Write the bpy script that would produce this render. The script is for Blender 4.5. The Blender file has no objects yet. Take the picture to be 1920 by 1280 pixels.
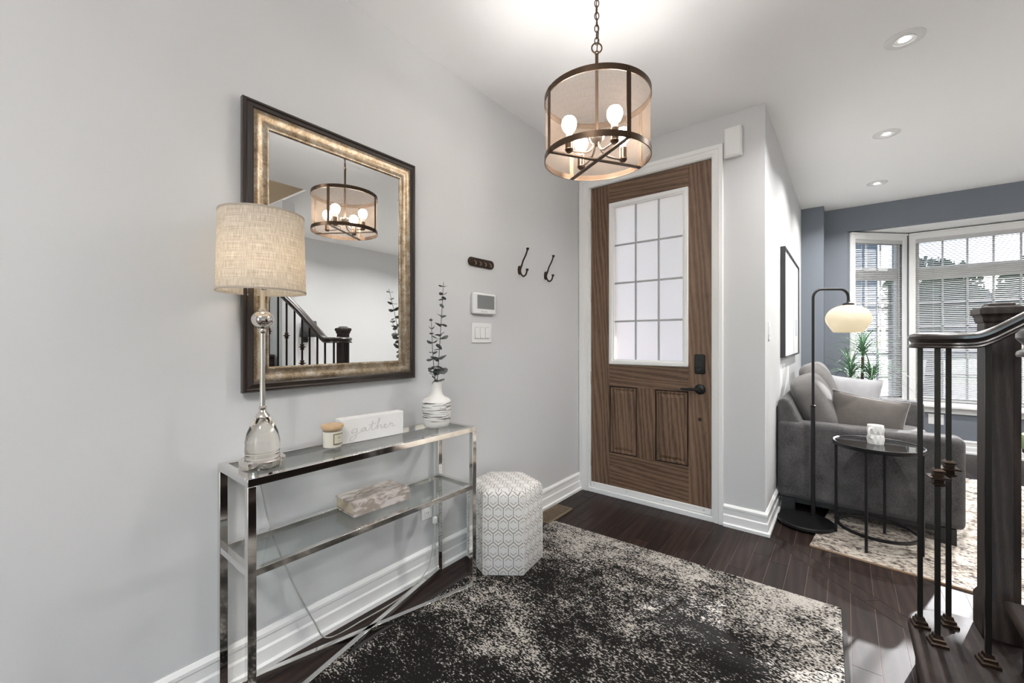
import bpy, bmesh, math, random
from math import sin, cos, pi, radians, hypot, sqrt, atan2
from mathutils import Vector, Matrix

random.seed(7)
SC = bpy.context.scene
COL = SC.collection

# ------------------------------------------------------------------ camera
CAM_H = 1.24
cd = bpy.data.cameras.new('camera')
cam = bpy.data.objects.new('camera', cd)
COL.objects.link(cam)
cam.location = (0, 0, CAM_H)
cam.rotation_euler = (radians(90), 0, radians(38.661))
cd.sensor_width = 36
cd.lens = 780.07 * 36 / 1920
cd.shift_y = -3.37 / 1920
cd.clip_start = 0.02
cd.clip_end = 300
SC.camera = cam

# ------------------------------------------------------------------ world, sun, exposure
SC.view_settings.view_transform = 'Standard'
SC.view_settings.look = 'None'
SC.view_settings.gamma = 1
SC.view_settings.use_curve_mapping = False
SC.view_settings.exposure = EXPOSURE = 1.55
w = bpy.data.worlds.new('sky')
SC.world = w
w.use_nodes = True
wn = w.node_tree
for n in list(wn.nodes):
    wn.nodes.remove(n)
sky = wn.nodes.new('ShaderNodeTexSky')
sky.sky_type = 'NISHITA'
sky.sun_disc = False
sky.sun_elevation = radians(27)
sky.sun_rotation = radians(22)
sky.air_density = 1.0
sky.dust_density = 0.7
sky.ozone_density = 1.6
bg = wn.nodes.new('ShaderNodeBackground')
bg.inputs['Strength'].default_value = 0.52
wo = wn.nodes.new('ShaderNodeOutputWorld')
wn.links.new(sky.outputs[0], bg.inputs[0])
wn.links.new(bg.outputs[0], wo.inputs[0])
sl = bpy.data.lights.new('sun', 'SUN')
sl.energy = 24
sl.angle = radians(0.6)
sl.color = (1, .95, .88)
so = bpy.data.objects.new('sun', sl)
COL.objects.link(so)
so.location = (4, 12, 8)
so.rotation_euler = Vector((-.26, -.88, -.42)).to_track_quat('-Z', 'Y').to_euler()

def portal(loc, rot, sx, sy):
    l = bpy.data.lights.new('window_portal', 'AREA')
    l.shape = 'RECTANGLE'
    l.size, l.size_y = sx, sy
    l.cycles.is_portal = True
    o = bpy.data.objects.new('window_portal', l)
    COL.objects.link(o)
    o.location = loc
    o.rotation_euler = rot

# key plan dimensions
XL, YD, XP, YF, ZC = -1.729, 3.07, -.396, 6.105, 2.745
XR, YB = 2.70, -3.4
BAY = [(.02, 6.105), (.548, 6.633), (1.895, 6.633), (2.423, 6.105)]
portal((1.22, 6.75, 1.5), (radians(-90), 0, 0), 1.35, 1.9)
portal((.25, 6.42, 1.5), (radians(-90), 0, radians(45)), .75, 1.9)
portal((0.4, YB - .1, 1.15), (radians(90), 0, 0), 1.0, 2.2)

# ------------------------------------------------------------------ materials
class NT:
    def __init__(s, name):
        s.m = bpy.data.materials.new(name)
        s.m.use_nodes = True
        s.t = s.m.node_tree
        for n in list(s.t.nodes):
            s.t.nodes.remove(n)
        s.out = s.n('ShaderNodeOutputMaterial')
    def n(s, typ, **kw):
        x = s.t.nodes.new(typ)
        for k, v in kw.items():
            if hasattr(x, k) and not k.startswith('i_'):
                setattr(x, k, v)
            else:
                x.inputs[k.replace('i_', '').replace('_', ' ')].default_value = v
        return x
    def l(s, a, b):
        s.t.links.new(a, b)
    def put(s, sock, v):
        if hasattr(v, 'is_output') or isinstance(v, bpy.types.NodeSocket):
            s.l(v, sock)
        elif v is not None:
            if sock.type == 'RGBA' and len(v) == 3:
                v = (*v, 1)
            sock.default_value = v
    def math(s, op, a, b=None, c=None):
        x = s.n('ShaderNodeMath', operation=op)
        for i, v in enumerate((a, b, c)):
            if v is not None:
                s.put(x.inputs[i], v)
        return x.outputs[0]
    def coord(s, kind='Object', scale=(1, 1, 1), loc=(0, 0, 0), rot=(0, 0, 0)):
        c = s.n('ShaderNodeTexCoord').outputs[kind]
        if kind == 'Object' or scale != (1, 1, 1):
            mp = s.n('ShaderNodeMapping')
            mp.inputs['Scale'].default_value = scale
            mp.inputs['Location'].default_value = loc
            mp.inputs['Rotation'].default_value = rot
            s.l(c, mp.inputs[0])
            return mp.outputs[0]
        return c
    def noise(s, vec, scale, detail=3, rough=.5, dist=0):
        x = s.n('ShaderNodeTexNoise')
        x.inputs['Scale'].default_value = scale
        x.inputs['Detail'].default_value = detail
        x.inputs['Roughness'].default_value = rough
        x.inputs['Distortion'].default_value = dist
        s.l(vec, x.inputs['Vector'])
        return x.outputs[0]
    def ramp(s, fac, stops):
        x = s.n('ShaderNodeValToRGB')
        e = x.color_ramp.elements
        while len(e) > 1:
            e.remove(e[-1])
        for i, (p, c) in enumerate(stops):
            q = e[0] if i == 0 else e.new(p)
            q.position = p
            q.color = (*c, 1) if len(c) == 3 else c
        s.l(fac, x.inputs[0])
        return x.outputs[0]
    def mix(s, fac, a, b, mode='MIX'):
        x = s.n('ShaderNodeMix', data_type='RGBA', blend_type=mode)
        s.put(x.inputs[0], fac)
        s.put(x.inputs[6], a)
        s.put(x.inputs[7], b)
        return x.outputs[2]
    def bump(s, h, strength=.3, dist=.002):
        x = s.n('ShaderNodeBump')
        x.inputs['Strength'].default_value = strength
        x.inputs['Distance'].default_value = dist
        s.l(h, x.inputs['Height'])
        return x.outputs[0]
    def bsdf(s, color, rough=.5, metal=0, normal=None, coat=0, coat_r=.1, spec=None, sheen=0, emit=None, estr=0, link=True, trans=0, ior=1.5):
        p = s.n('ShaderNodeBsdfPrincipled')
        s.put(p.inputs['Base Color'], color)
        s.put(p.inputs['Roughness'], rough)
        s.put(p.inputs['Metallic'], metal)
        p.inputs['Coat Weight'].default_value = coat
        p.inputs['Coat Roughness'].default_value = coat_r
        p.inputs['Transmission Weight'].default_value = trans
        p.inputs['IOR'].default_value = ior
        if spec is not None:
            p.inputs['Specular IOR Level'].default_value = spec
        if sheen:
            p.inputs['Sheen Weight'].default_value = sheen
        if emit is not None:
            s.put(p.inputs['Emission Color'], emit)
            p.inputs['Emission Strength'].default_value = estr
        if normal is not None:
            s.l(normal, p.inputs['Normal'])
        if link:
            s.l(p.outputs[0], s.out.inputs[0])
        return p.outputs[0]
    def mixs(s, fac, a, b, link=True):
        x = s.n('ShaderNodeMixShader')
        s.put(x.inputs[0], fac)
        s.l(a, x.inputs[1])
        s.l(b, x.inputs[2])
        if link:
            s.l(x.outputs[0], s.out.inputs[0])
        return x.outputs[0]

MATS = {}
def simple(name, color, rough=.5, metal=0, bump=None, var=None, **kw):
    t = NT(name)
    co = t.coord() if (bump or var) else None
    c = color
    if var:
        f = t.noise(co, var[0], 4)
        lo = tuple(x * (1 - var[1]) for x in color)
        hi = tuple(min(1, x * (1 + var[1])) for x in color)
        c = t.ramp(f, [(.25, lo), (.75, hi)])
    nrm = t.bump(t.noise(co, bump[0], 3), bump[1], bump[2]) if bump else None
    t.bsdf(c, rough, metal, nrm, **kw)
    MATS[name] = t.m
    return t.m

def glassy(name, tint=(.97, .985, .98), ior=1.45, rough=0.0, boost=1.0):
    t = NT(name)
    tr = t.n('ShaderNodeBsdfTransparent')
    tr.inputs[0].default_value = (*tint, 1)
    g = t.n('ShaderNodeBsdfGlossy')
    g.inputs['Roughness'].default_value = rough
    lw = t.n('ShaderNodeLayerWeight')
    lw.inputs[0].default_value = .5
    r0 = ((ior - 1) / (ior + 1)) ** 2
    f = t.math('MULTIPLY', t.math('ADD', t.math('MULTIPLY', t.math('POWER', lw.outputs['Facing'], 5.0), 1 - r0), r0), boost)
    t.mixs(f, tr.outputs[0], g.outputs[0])
    MATS[name] = t.m

def wood(name, dark, mid, light, axis='z', scale=1.0, rough=.45, coat=0, coat_r=.1, tint=False, bumps=.15, ring=9, spec=None):
    t = NT(name)
    st = {'x': (.07, 1, 1), 'y': (1, .07, 1), 'z': (1, 1, .07)}[axis]
    co = t.coord(scale=tuple(v * scale for v in st))
    if tint:
        oi = t.n('ShaderNodeObjectInfo')
        sh = t.n('ShaderNodeVectorMath', operation='ADD')
        t.l(co, sh.inputs[0])
        cb = t.n('ShaderNodeCombineXYZ')
        t.l(t.math('MULTIPLY', oi.outputs['Random'], 37.0), cb.inputs[2])
        t.l(t.math('MULTIPLY', oi.outputs['Random'], 11.0), cb.inputs[0])
        t.l(cb.outputs[0], sh.inputs[1])
        co = sh.outputs[0]
    wv = t.n('ShaderNodeTexWave', wave_type='BANDS', bands_direction='DIAGONAL', wave_profile='SIN')
    wv.inputs['Scale'].default_value = ring
    wv.inputs['Distortion'].default_value = 7
    wv.inputs['Detail'].default_value = 2
    wv.inputs['Detail Scale'].default_value = .9
    t.l(co, wv.inputs[0])
    fine = t.noise(co, 190, 4, .65)
    big = t.noise(co, 4, 2, .5, .4)
    f = t.math('ADD', t.math('MULTIPLY', wv.outputs[1], .22), t.math('ADD', t.math('MULTIPLY', fine, .55), t.math('MULTIPLY', big, .35)))
    c = t.ramp(f, [(.36, dark), (.58, mid), (.80, light)])
    if tint:
        c = t.mix(1, c, t.ramp(oi.outputs['Random'], [(0, (.72, .70, .70)), (.5, (1, 1, 1)), (1, (1.25, 1.22, 1.2))]), 'MULTIPLY')
    t.bsdf(c, rough, 0, t.bump(f, bumps, .001), coat=coat, coat_r=coat_r, spec=spec)
    MATS[name] = t.m

simple('wall_paint', (.63, .635, .64), .75, bump=(220, .06, .001))
simple('ceiling_paint', (.93, .93, .93), .85, bump=(180, .05, .001))
simple('trim_white', (.86, .86, .85), .35)
simple('blue_paint', (.185, .205, .24), .7, bump=(220, .06, .001))
simple('beige_paint', (.36, .29, .20), .8)
wood('door_wood_v', (.055, .029, .016), (.165, .097, .058), (.25, .157, .10), 'z', 1.3, .5, ring=15)
wood('door_wood_h', (.055, .029, .016), (.165, .097, .058), (.25, .157, .10), 'x', 1.3, .5, ring=15)
wood('floor_wood', (.008, .0042, .003), (.019, .0098, .0072), (.036, .020, .0150), 'y', 2.0, .55, spec=.3, coat=.12, coat_r=.12, tint=True, bumps=.08, ring=7)
simple('floor_gap', (.09, .06, .045), .6)
simple('subfloor_seam_glint', (.15, .105, .08), .5, var=(9, .2))  # lightened: the glint bevelled plank edges catch, painted into the seams
wood('stair_wood_x', (.008, .005, .004), (.020, .012, .010), (.045, .030, .024), 'x', 2, .3, coat=.4, coat_r=.15)
wood('stair_wood_y', (.008, .005, .004), (.020, .012, .010), (.045, .030, .024), 'y', 2, .6, spec=.3)
wood('stair_wood_z', (.010, .006, .005), (.026, .016, .013), (.06, .042, .034), 'z', 2, .5)
simple('groove_dark', (.008, .005, .004), .6)
simple('iron', (.018, .015, .013), .35, .6)
simple('iron_bronze', (.045, .028, .018), .4, .7)
simple('chrome', (.80, .79, .77), .07, 1)
simple('nickel', (.78, .74, .69), .09, 1)
simple('black_metal', (.012, .012, .013), .4, .3)
simple('bronze', (.10, .065, .043), .38, .85)
simple('brushed_nickel', (.42, .35, .29), .3, 1)
simple('frame_dark', (.022, .014, .010), .3, coat=.3)
simple('plastic_white', (.80, .80, .79), .35)
simple('plastic_grey', (.45, .45, .45), .5)  # mid grey plastic for buttons, rocker surrounds and seam rings
simple('lcd_grey', (.22, .23, .23), .25)
simple('ceramic_white', (.80, .79, .77), .3)
simple('sign_script', (.60, .59, .57), .5)
simple('sign_white', (.82, .815, .80), .55)
simple('wax', (.80, .76, .66), .5)
simple('label_cream', (.62, .58, .46), .6)
simple('label_gold', (.16, .12, .06), .5)
simple('label_ink', (.12, .10, .08), .6)
simple('cork_lid', (.62, .43, .25), .55, var=(40, .12))
simple('pages', (.50, .42, .31), .8, var=(120, .25))
simple('leaf_eucalyptus', (.085, .095, .089), .55, var=(60, .3))
simple('leaf_green', (.16, .29, .17), .4, var=(30, .35))
simple('stem_brown', (.10, .075, .045), .7)
simple('pot_white', (.7, .7, .68), .4)
simple('vent_brass', (.21, .155, .10), .45, .3)
simple('vent_dark', (.010, .008, .007), .7)
simple('blind_white', (.60, .605, .61), .5)
simple('shade_charcoal', (.05, .05, .052), .8)
simple('cord_clear', (.42, .41, .38), .35)
simple('rubber_black', (.012, .012, .012), .6)
simple('green_fabric', (.20, .26, .14), .9)
simple('art_paper', (.80, .80, .80), .5)
simple('art_ink', (.03, .03, .035), .5)
simple('mat_wash', (.55, .60, .66), .6)
simple('muntin_grey', (.46, .46, .46), .5)
simple('rug_binding', (.03, .028, .026), .9, bump=(400, .6, .002))
simple('rug_binding_tan', (.38, .26, .17), .9)
glassy('glass_clear', (.955, .975, .968), 1.5, 0, 1.0)
glassy('glass_jar', (.995, .995, .99), 1.45, 0, .8)
glassy('glass_pane', (.985, .99, .99), 1.3, 0, .6)
glassy('glass_dimming', (.375, .385, .405), 1.3, 0, .6)  # dark tint added to dim the outdoor view and incoming daylight
glassy('glass_smoke', (.25, .26, .27), 1.55, 0, 1.3)
glassy('bulb_glass', (1, .97, .92), 1.3)

def emitter(name, col, s):
    t = NT(name)
    e = t.n('ShaderNodeEmission')
    e.inputs[0].default_value = (*col, 1)
    e.inputs[1].default_value = s
    t.l(e.outputs[0], t.out.inputs[0])
    MATS[name] = t.m
emitter('bulb_glow', (1, .96, .92), 52)
emitter('lamp_bulb_glow', (1, .87, .70), 5.5)
emitter('floor_bulb_glow', (1, .86, .68), .9)
emitter('hall_fill_glow', (1, .975, .945), 36)  # glow of the added hall fill lamp
emitter('led_glow', (1, .96, .9), 12)

t = NT('mirror_glass')
g = t.n('ShaderNodeBsdfGlossy')
g.inputs['Roughness'].default_value = 0
g.inputs['Color'].default_value = (.90, .91, .905, 1)
t.l(g.outputs[0], t.out.inputs[0])
MATS['mirror_glass'] = t.m

t = NT('frame_gold')
co = t.coord(scale=(1, 1, 1))
f = t.math('ADD', t.math('MULTIPLY', t.noise(co, 26, 5, .65), .7), t.math('MULTIPLY', t.noise(co, 140, 2), .3))
t.bsdf(t.ramp(f, [(.30, (.12, .078, .042)), (.48, (.29, .225, .15)), (.66, (.47, .42, .35))]), .38, .8, t.bump(f, .15, .001))
MATS['frame_gold'] = t.m

t = NT('linen_shade')          # woven linen, lets the bulb through
co = t.coord('UV')
sx = t.n('ShaderNodeMapping'); sx.inputs['Scale'].default_value = (260, 9, 1); t.l(co, sx.inputs[0])
sy = t.n('ShaderNodeMapping'); sy.inputs['Scale'].default_value = (9, 150, 1); t.l(co, sy.inputs[0])
f = t.math('ADD', t.math('MULTIPLY', t.noise(sx.outputs[0], 1, 2), .5), t.math('MULTIPLY', t.noise(sy.outputs[0], 1, 2), .5))
c = t.ramp(f, [(.36, (.46, .42, .37)), (.62, (.78, .75, .70))])
d = t.n('ShaderNodeBsdfDiffuse'); t.l(c, d.inputs[0])
tl = t.n('ShaderNodeBsdfTranslucent'); t.l(t.mix(1, c, (1, .88, .70), 'MULTIPLY'), tl.inputs[0])
t.mixs(.45, d.outputs[0], tl.outputs[0])
MATS['linen_shade'] = t.m

t = NT('sheer_shade')          # bronze metal mesh, half see-through
co = t.coord('UV')
sx = t.n('ShaderNodeMapping'); sx.inputs['Scale'].default_value = (420, 12, 1); t.l(co, sx.inputs[0])
sy = t.n('ShaderNodeMapping'); sy.inputs['Scale'].default_value = (12, 110, 1); t.l(co, sy.inputs[0])
f = t.math('ADD', t.math('MULTIPLY', t.noise(sx.outputs[0], 1, 2), .5), t.math('MULTIPLY', t.noise(sy.outputs[0], 1, 2), .5))
d = t.n('ShaderNodeBsdfDiffuse'); d.inputs[0].default_value = (.22, .165, .125, 1)
tl = t.n('ShaderNodeBsdfTranslucent'); tl.inputs[0].default_value = (.075, .054, .041, 1)
tr = t.n('ShaderNodeBsdfTransparent'); tr.inputs[0].default_value = (.97, .93, .88, 1)
a = t.mixs(.5, d.outputs[0], tl.outputs[0], False)
t.mixs(t.math('ADD', t.math('MULTIPLY', f, .4), .48), a, tr.outputs[0])
MATS['sheer_shade'] = t.m

t = NT('opal_glass')
d = t.bsdf((.80, .75, .64), .15, 0, None, link=False, coat=.4)
tl = t.n('ShaderNodeBsdfTranslucent'); tl.inputs[0].default_value = (.95, .88, .72, 1)
t.mixs(.5, d, tl.outputs[0])
MATS['opal_glass'] = t.m

t = NT('frosted_pane')
d = t.n('ShaderNodeBsdfDiffuse'); d.inputs[0].default_value = (.75, .76, .78, 1)
tl = t.n('ShaderNodeBsdfTranslucent'); tl.inputs[0].default_value = (.88, .80, .765, 1)
gl = t.n('ShaderNodeBsdfGlossy'); gl.inputs['Roughness'].default_value = .25
a = t.mixs(.92, d.outputs[0], tl.outputs[0], False)
t.mixs(.05, a, gl.outputs[0])
MATS['frosted_pane'] = t.m

t = NT('crystal')
t.bsdf((.97, .93, .86), 0.0, trans=1, ior=1.47)
MATS['crystal'] = t.m

# distressed black and cream entry rug
t = NT('rug_distressed')
co = t.coord(scale=(1, 1, 1))
cs = t.coord(scale=(.62, 1.25, 1), rot=(0, 0, radians(12)))
den = t.math('ADD', t.math('MULTIPLY', t.noise(co, 2.6, 5, .62, .3), 1.0), t.math('MULTIPLY', t.noise(cs, 10, 3, .6), .35))
sp = t.n('ShaderNodeSeparateXYZ'); t.l(t.n('ShaderNodeTexCoord').outputs['Object'], sp.inputs[0])
edge = t.math('MAXIMUM', t.math('SUBTRACT', sp.outputs[0], .28), t.math('SUBTRACT', sp.outputs[1], .62))
edge = t.math('MULTIPLY', t.math('MAXIMUM', edge, 0.0), .15)
flk = t.math('ADD', t.math('MULTIPLY', t.noise(cs, 150, 2, .5), .7), t.math('MULTIPLY', t.noise(cs, 60, 2, .5), .3))
v = t.math('ADD', t.math('ADD', flk, edge), t.math('MULTIPLY', den, .55))
c = t.ramp(v, [(.896, (.012, .011, .010)), (.931, (.09, .082, .075)), (.976, (.45, .42, .38))])
t.bsdf(c, .95, 0, t.bump(t.noise(co, 420, 2), .5, .004), spec=.1)
MATS['rug_distressed'] = t.m

# cream living room rug with dark flecks
t = NT('rug_flecked')
co = t.coord(scale=(1, 1.6, 1))
f = t.math('ADD', t.math('MULTIPLY', t.noise(co, 46, 3, .6), .65), t.math('MULTIPLY', t.noise(co, 7, 3, .6), .35))
c = t.ramp(f, [(.38, (.05, .05, .06)), (.45, (.30, .25, .21)), (.52, (.62, .56, .48)), (.7, (.72, .67, .59))])
t.bsdf(c, .95, 0, t.bump(t.noise(co, 160, 3), .9, .012), spec=.1)
MATS['rug_flecked'] = t.m

def weave(name, lo, hi, sc=420, sheen=.15):
    t = NT(name)
    co = t.coord()
    f = t.math('ADD', t.math('MULTIPLY', t.noise(co, sc, 2), .6), t.math('MULTIPLY', t.noise(co, 9, 3), .4))
    t.bsdf(t.ramp(f, [(.35, lo), (.65, hi)]), .9, 0, t.bump(t.noise(co, sc, 2), .35, .002), spec=.15, sheen=sheen)
    MATS[name] = t.m
weave('sofa_fabric', (.035, .033, .034), (.125, .12, .12), 300)
weave('cushion_fabric', (.095, .090, .087), (.175, .167, .162))
weave('pillow_taupe', (.085, .076, .070), (.135, .121, .112))
weave('pillow_pale', (.27, .27, .28), (.40, .40, .41))

# hexagon print upholstery: line art in the cloth's own UV metres
t = NT('hexagon_print')
uv = t.n('ShaderNodeTexCoord').outputs['UV']
S = (1 / .053, 1 / .076, 1)
mp = t.n('ShaderNodeMapping'); mp.inputs['Scale'].default_value = S; t.l(uv, mp.inputs[0])
def cell(off):
    a = t.n('ShaderNodeVectorMath', operation='ADD'); t.l(mp.outputs[0], a.inputs[0]); a.inputs[1].default_value = off
    sx = t.n('ShaderNodeSeparateXYZ'); t.l(a.outputs[0], sx.inputs[0])
    gx = t.math('ABSOLUTE', t.math('SUBTRACT', t.math('FLOORED_MODULO', sx.outputs[0], 1.0), .5))
    gy = t.math('ABSOLUTE', t.math('SUBTRACT', t.math('FLOORED_MODULO', sx.outputs[1], 1.732), .866))
    return gx, gy
ax, ay = cell((0, 0, 0))
bx_, by_ = cell((.5, .866, 0))
def hexd(x, y):
    return t.math('MAXIMUM', x, t.math('ADD', t.math('MULTIPLY', x, .5), t.math('MULTIPLY', y, .866)))
h1, h2 = hexd(ax, ay), hexd(bx_, by_)
h = t.math('MINIMUM', h1, h2)
line = t.math('GREATER_THAN', h, .468)
isA = t.math('LESS_THAN', h1, h2)
yy = t.math('ADD', t.math('MULTIPLY', isA, ay), t.math('MULTIPLY', t.math('SUBTRACT', 1.0, isA), by_))
ring = t.math('MULTIPLY', t.math('LESS_THAN', t.math('ABSOLUTE', t.math('SUBTRACT', h, .285)), .022), t.math('GREATER_THAN', yy, .14))
msk = t.math('MAXIMUM', line, ring)
c = t.mix(t.math('MULTIPLY', msk, 1.0), (.80, .785, .76), (.30, .26, .22))
t.bsdf(c, .85, 0, t.bump(t.noise(t.coord(), 500, 2), .3, .001), spec=.2)
MATS['hexagon_print'] = t.m

# brushed black strokes on the vase (printed bands, in object height)
t = NT('vase_strokes')
c1 = t.coord('UV')
mp = t.n('ShaderNodeMapping'); mp.inputs['Scale'].default_value = (1.5, 42, 1); t.l(c1, mp.inputs[0])
f = t.noise(mp.outputs[0], 2.2, 3, .5, .25)
sp = t.n('ShaderNodeSeparateXYZ'); t.l(c1, sp.inputs[0])
band = t.math('MULTIPLY', t.math('GREATER_THAN', sp.outputs[1], .235), t.math('LESS_THAN', sp.outputs[1], .475))
k = t.math('MULTIPLY', t.math('GREATER_THAN', f, .555), band)
t.bsdf(t.mix(k, (.80, .78, .75), (.02, .018, .016)), .35)
MATS['vase_strokes'] = t.m

# feather print book cover
t = NT('feather_print')
co = t.coord(scale=(1, 1, 1))
ws = t.n('ShaderNodeTexWave', wave_type='BANDS', bands_direction='DIAGONAL')
ws.inputs['Scale'].default_value = 130
ws.inputs['Distortion'].default_value = 9
ws.inputs['Detail'].default_value = 1
ws.inputs['Detail Scale'].default_value = .25
t.l(co, ws.inputs[0])
pm = t.noise(t.coord(scale=(2.4, 1, 2.4), rot=(0, 0, .35)), 17, 3, .6, .8)
f = t.math('MULTIPLY', t.ramp(pm, [(.42, (0, 0, 0)), (.56, (1, 1, 1))]), t.math('ADD', t.math('MULTIPLY', ws.outputs[1], .8), .1))
t.bsdf(t.ramp(f, [(.10, (.60, .55, .52)), (.55, (.27, .205, .155)), (.9, (.12, .085, .06))]), .6)
MATS['feather_print'] = t.m

# outdoor
simple('grass', (.055, .095, .03), .9, var=(3, .3))
simple('asphalt', (.11, .11, .12), .9)
simple('siding', (.30, .33, .38), .8)
simple('brick_far', (.33, .27, .25), .85)
simple('roof_far', (.10, .10, .11), .9)
simple('window_far', (.08, .10, .13), .1)
simple('foliage', (.07, .14, .05), .8, var=(4, .5))
simple('bark', (.08, .06, .045), .9)
simple('concrete', (.62, .61, .59), .9)
simple('car_paint', (.06, .07, .10), .25, .3)

# ------------------------------------------------------------------ mesh helpers
class MB:
    def __init__(s):
        s.v, s.f, s.uv = [], [], {}
    def add(s, vs, fs, uvs=None):
        k = len(s.v)
        s.v += [tuple(p) for p in vs]
        for i, f in enumerate(fs):
            if uvs:
                s.uv[len(s.f)] = uvs[i]
            s.f.append([j + k for j in f])
        return s
    def box(s, x0, x1, y0, y1, z0, z1):
        return s.add([(x0, y0, z0), (x1, y0, z0), (x1, y1, z0), (x0, y1, z0), (x0, y0, z1), (x1, y0, z1), (x1, y1, z1), (x0, y1, z1)],
                     [(0, 3, 2, 1), (4, 5, 6, 7), (0, 1, 5, 4), (1, 2, 6, 5), (2, 3, 7, 6), (3, 0, 4, 7)])
    def bar(s, a, b, w, h=None, up=(0, 0, 1)):
        a, b = Vector(a), Vector(b)
        d = (b - a).normalized()
        u = Vector(up)
        if abs(d.dot(u)) > .98:
            u = Vector((0, 1, 0))
        r = d.cross(u).normalized() * (w / 2)
        u = r.cross(d).normalized() * ((h or w) / 2)
        vs = [p + i * r + j * u for p in (a, b) for i, j in ((-1, -1), (1, -1), (1, 1), (-1, 1))]
        return s.add(vs, [(3, 2, 1, 0), (4, 5, 6, 7), (0, 1, 5, 4), (1, 2, 6, 5), (2, 3, 7, 6), (3, 0, 4, 7)])
    def prism(s, poly, z0, z1):
        n = len(poly)
        return s.add([(x, y, z0) for x, y in poly] + [(x, y, z1) for x, y in poly],
                     [list(range(n))[::-1], list(range(n, 2 * n))] + [(i, (i + 1) % n, n + (i + 1) % n, n + i) for i in range(n)])
    def extrude(s, poly, a, b, plane='xz'):
        """polygon given in plane coordinates, pushed along the third axis from a to b"""
        def pt(p, q):
            return {'xz': (p[0], q, p[1]), 'yz': (q, p[0], p[1]), 'xy': (p[0], p[1], q)}[plane]
        n = len(poly)
        return s.add([pt(p, a) for p in poly] + [pt(p, b) for p in poly],
                     [list(range(n))[::-1], list(range(n, 2 * n))] + [(i, (i + 1) % n, n + (i + 1) % n, n + i) for i in range(n)])
    def lathe(s, prof, c=(0, 0, 0), n=28, rot=None, phase=0, caps=True, uvh=None):
        vs, fs, uv = [], [], []
        m = len(prof)
        for i in range(n + 1):
            a = phase + 2 * pi * i / n
            for r, z in prof:
                p = Vector((r * cos(a), r * sin(a), z))
                if rot is not None:
                    p = rot @ p
                vs.append((p.x + c[0], p.y + c[1], p.z + c[2]))
        z0, z1 = prof[0][1], prof[-1][1]
        ln = [0]
        for j in range(1, m):
            ln.append(ln[-1] + hypot(prof[j][0] - prof[j - 1][0], prof[j][1] - prof[j - 1][1]))
        for i in range(n):
            for j in range(m - 1):
                if prof[j][0] < 1e-7 and prof[j + 1][0] < 1e-7:
                    continue
                fs.append((i * m + j, (i + 1) * m + j, (i + 1) * m + j + 1, i * m + j + 1))
                va, vb = ln[j] / ln[-1], ln[j + 1] / ln[-1]
                uv.append([(i / n, va), ((i + 1) / n, va), ((i + 1) / n, vb), (i / n, vb)])
        s.add(vs, fs, uv)
        if caps:
            k = len(s.v) - len(vs)
            if prof[0][0] > 1e-6:
                s.f.append([k + i * m for i in range(n)][::-1])
            if prof[-1][0] > 1e-6:
                s.f.append([k + i * m + m - 1 for i in range(n)])
        return s
    def tube(s, pts, r, n=8, closed=False, cap=True):
        pts = [Vector(p) for p in pts]
        m = len(pts)
        rr = r if isinstance(r, (list, tuple)) else [r] * m
        vs, fs = [], []
        ref = None
        for i, p in enumerate(pts):
            if closed:
                d = pts[(i + 1) % m] - pts[i - 1]
            else:
                d = pts[min(i + 1, m - 1)] - pts[max(i - 1, 0)]
            d.normalize()
            if ref is None:
                ref = Vector((0, 0, 1)) if abs(d.z) < .9 else Vector((1, 0, 0))
            u = (ref - d * ref.dot(d)).normalized()
            ref = u
            q = d.cross(u)
            for k in range(n):
                a = 2 * pi * k / n
                vs.append(p + (u * cos(a) + q * sin(a)) * rr[i])
        for i in range(m if closed else m - 1):
            j = (i + 1) % m
            for k in range(n):
                fs.append((i * n + k, i * n + (k + 1) % n, j * n + (k + 1) % n, j * n + k))
        if cap and not closed:
            fs.append(list(range(n))[::-1])
            fs.append([(m - 1) * n + k for k in range(n)])
        return s.add(vs, fs)
    def sweep(s, prof, pts, closed=False, cap=True):
        """profile (side, up) kept plumb while it follows a path; side is to the right of travel"""
        pts = [Vector(p) for p in pts]
        m, n = len(pts), len(prof)
        vs, fs = [], []
        for i, p in enumerate(pts):
            if closed:
                a, b = pts[i] - pts[i - 1], pts[(i + 1) % m] - pts[i]
            else:
                a = pts[i] - pts[i - 1] if i else pts[1] - pts[0]
                b = pts[i + 1] - pts[i] if i < m - 1 else a
            a, b = Vector((a.x, a.y, 0)).normalized(), Vector((b.x, b.y, 0)).normalized()
            d = (a + b)
            d = d.normalized() if d.length > 1e-4 else a
            k = 1 / max(.4, d.dot(a))
            r = Vector((d.y, -d.x, 0)) * k
            for x, z in prof:
                vs.append(p + r * x + Vector((0, 0, z)))
        for i in range(m if closed else m - 1):
            j = (i + 1) % m
            for k in range(n):
                fs.append((i * n + k, i * n + (k + 1) % n, j * n + (k + 1) % n, j * n + k))
        if cap and not closed:
            fs.append(list(range(n))[::-1])
            fs.append([(m - 1) * n + k for k in range(n)])
        return s.add(vs, fs)
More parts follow.
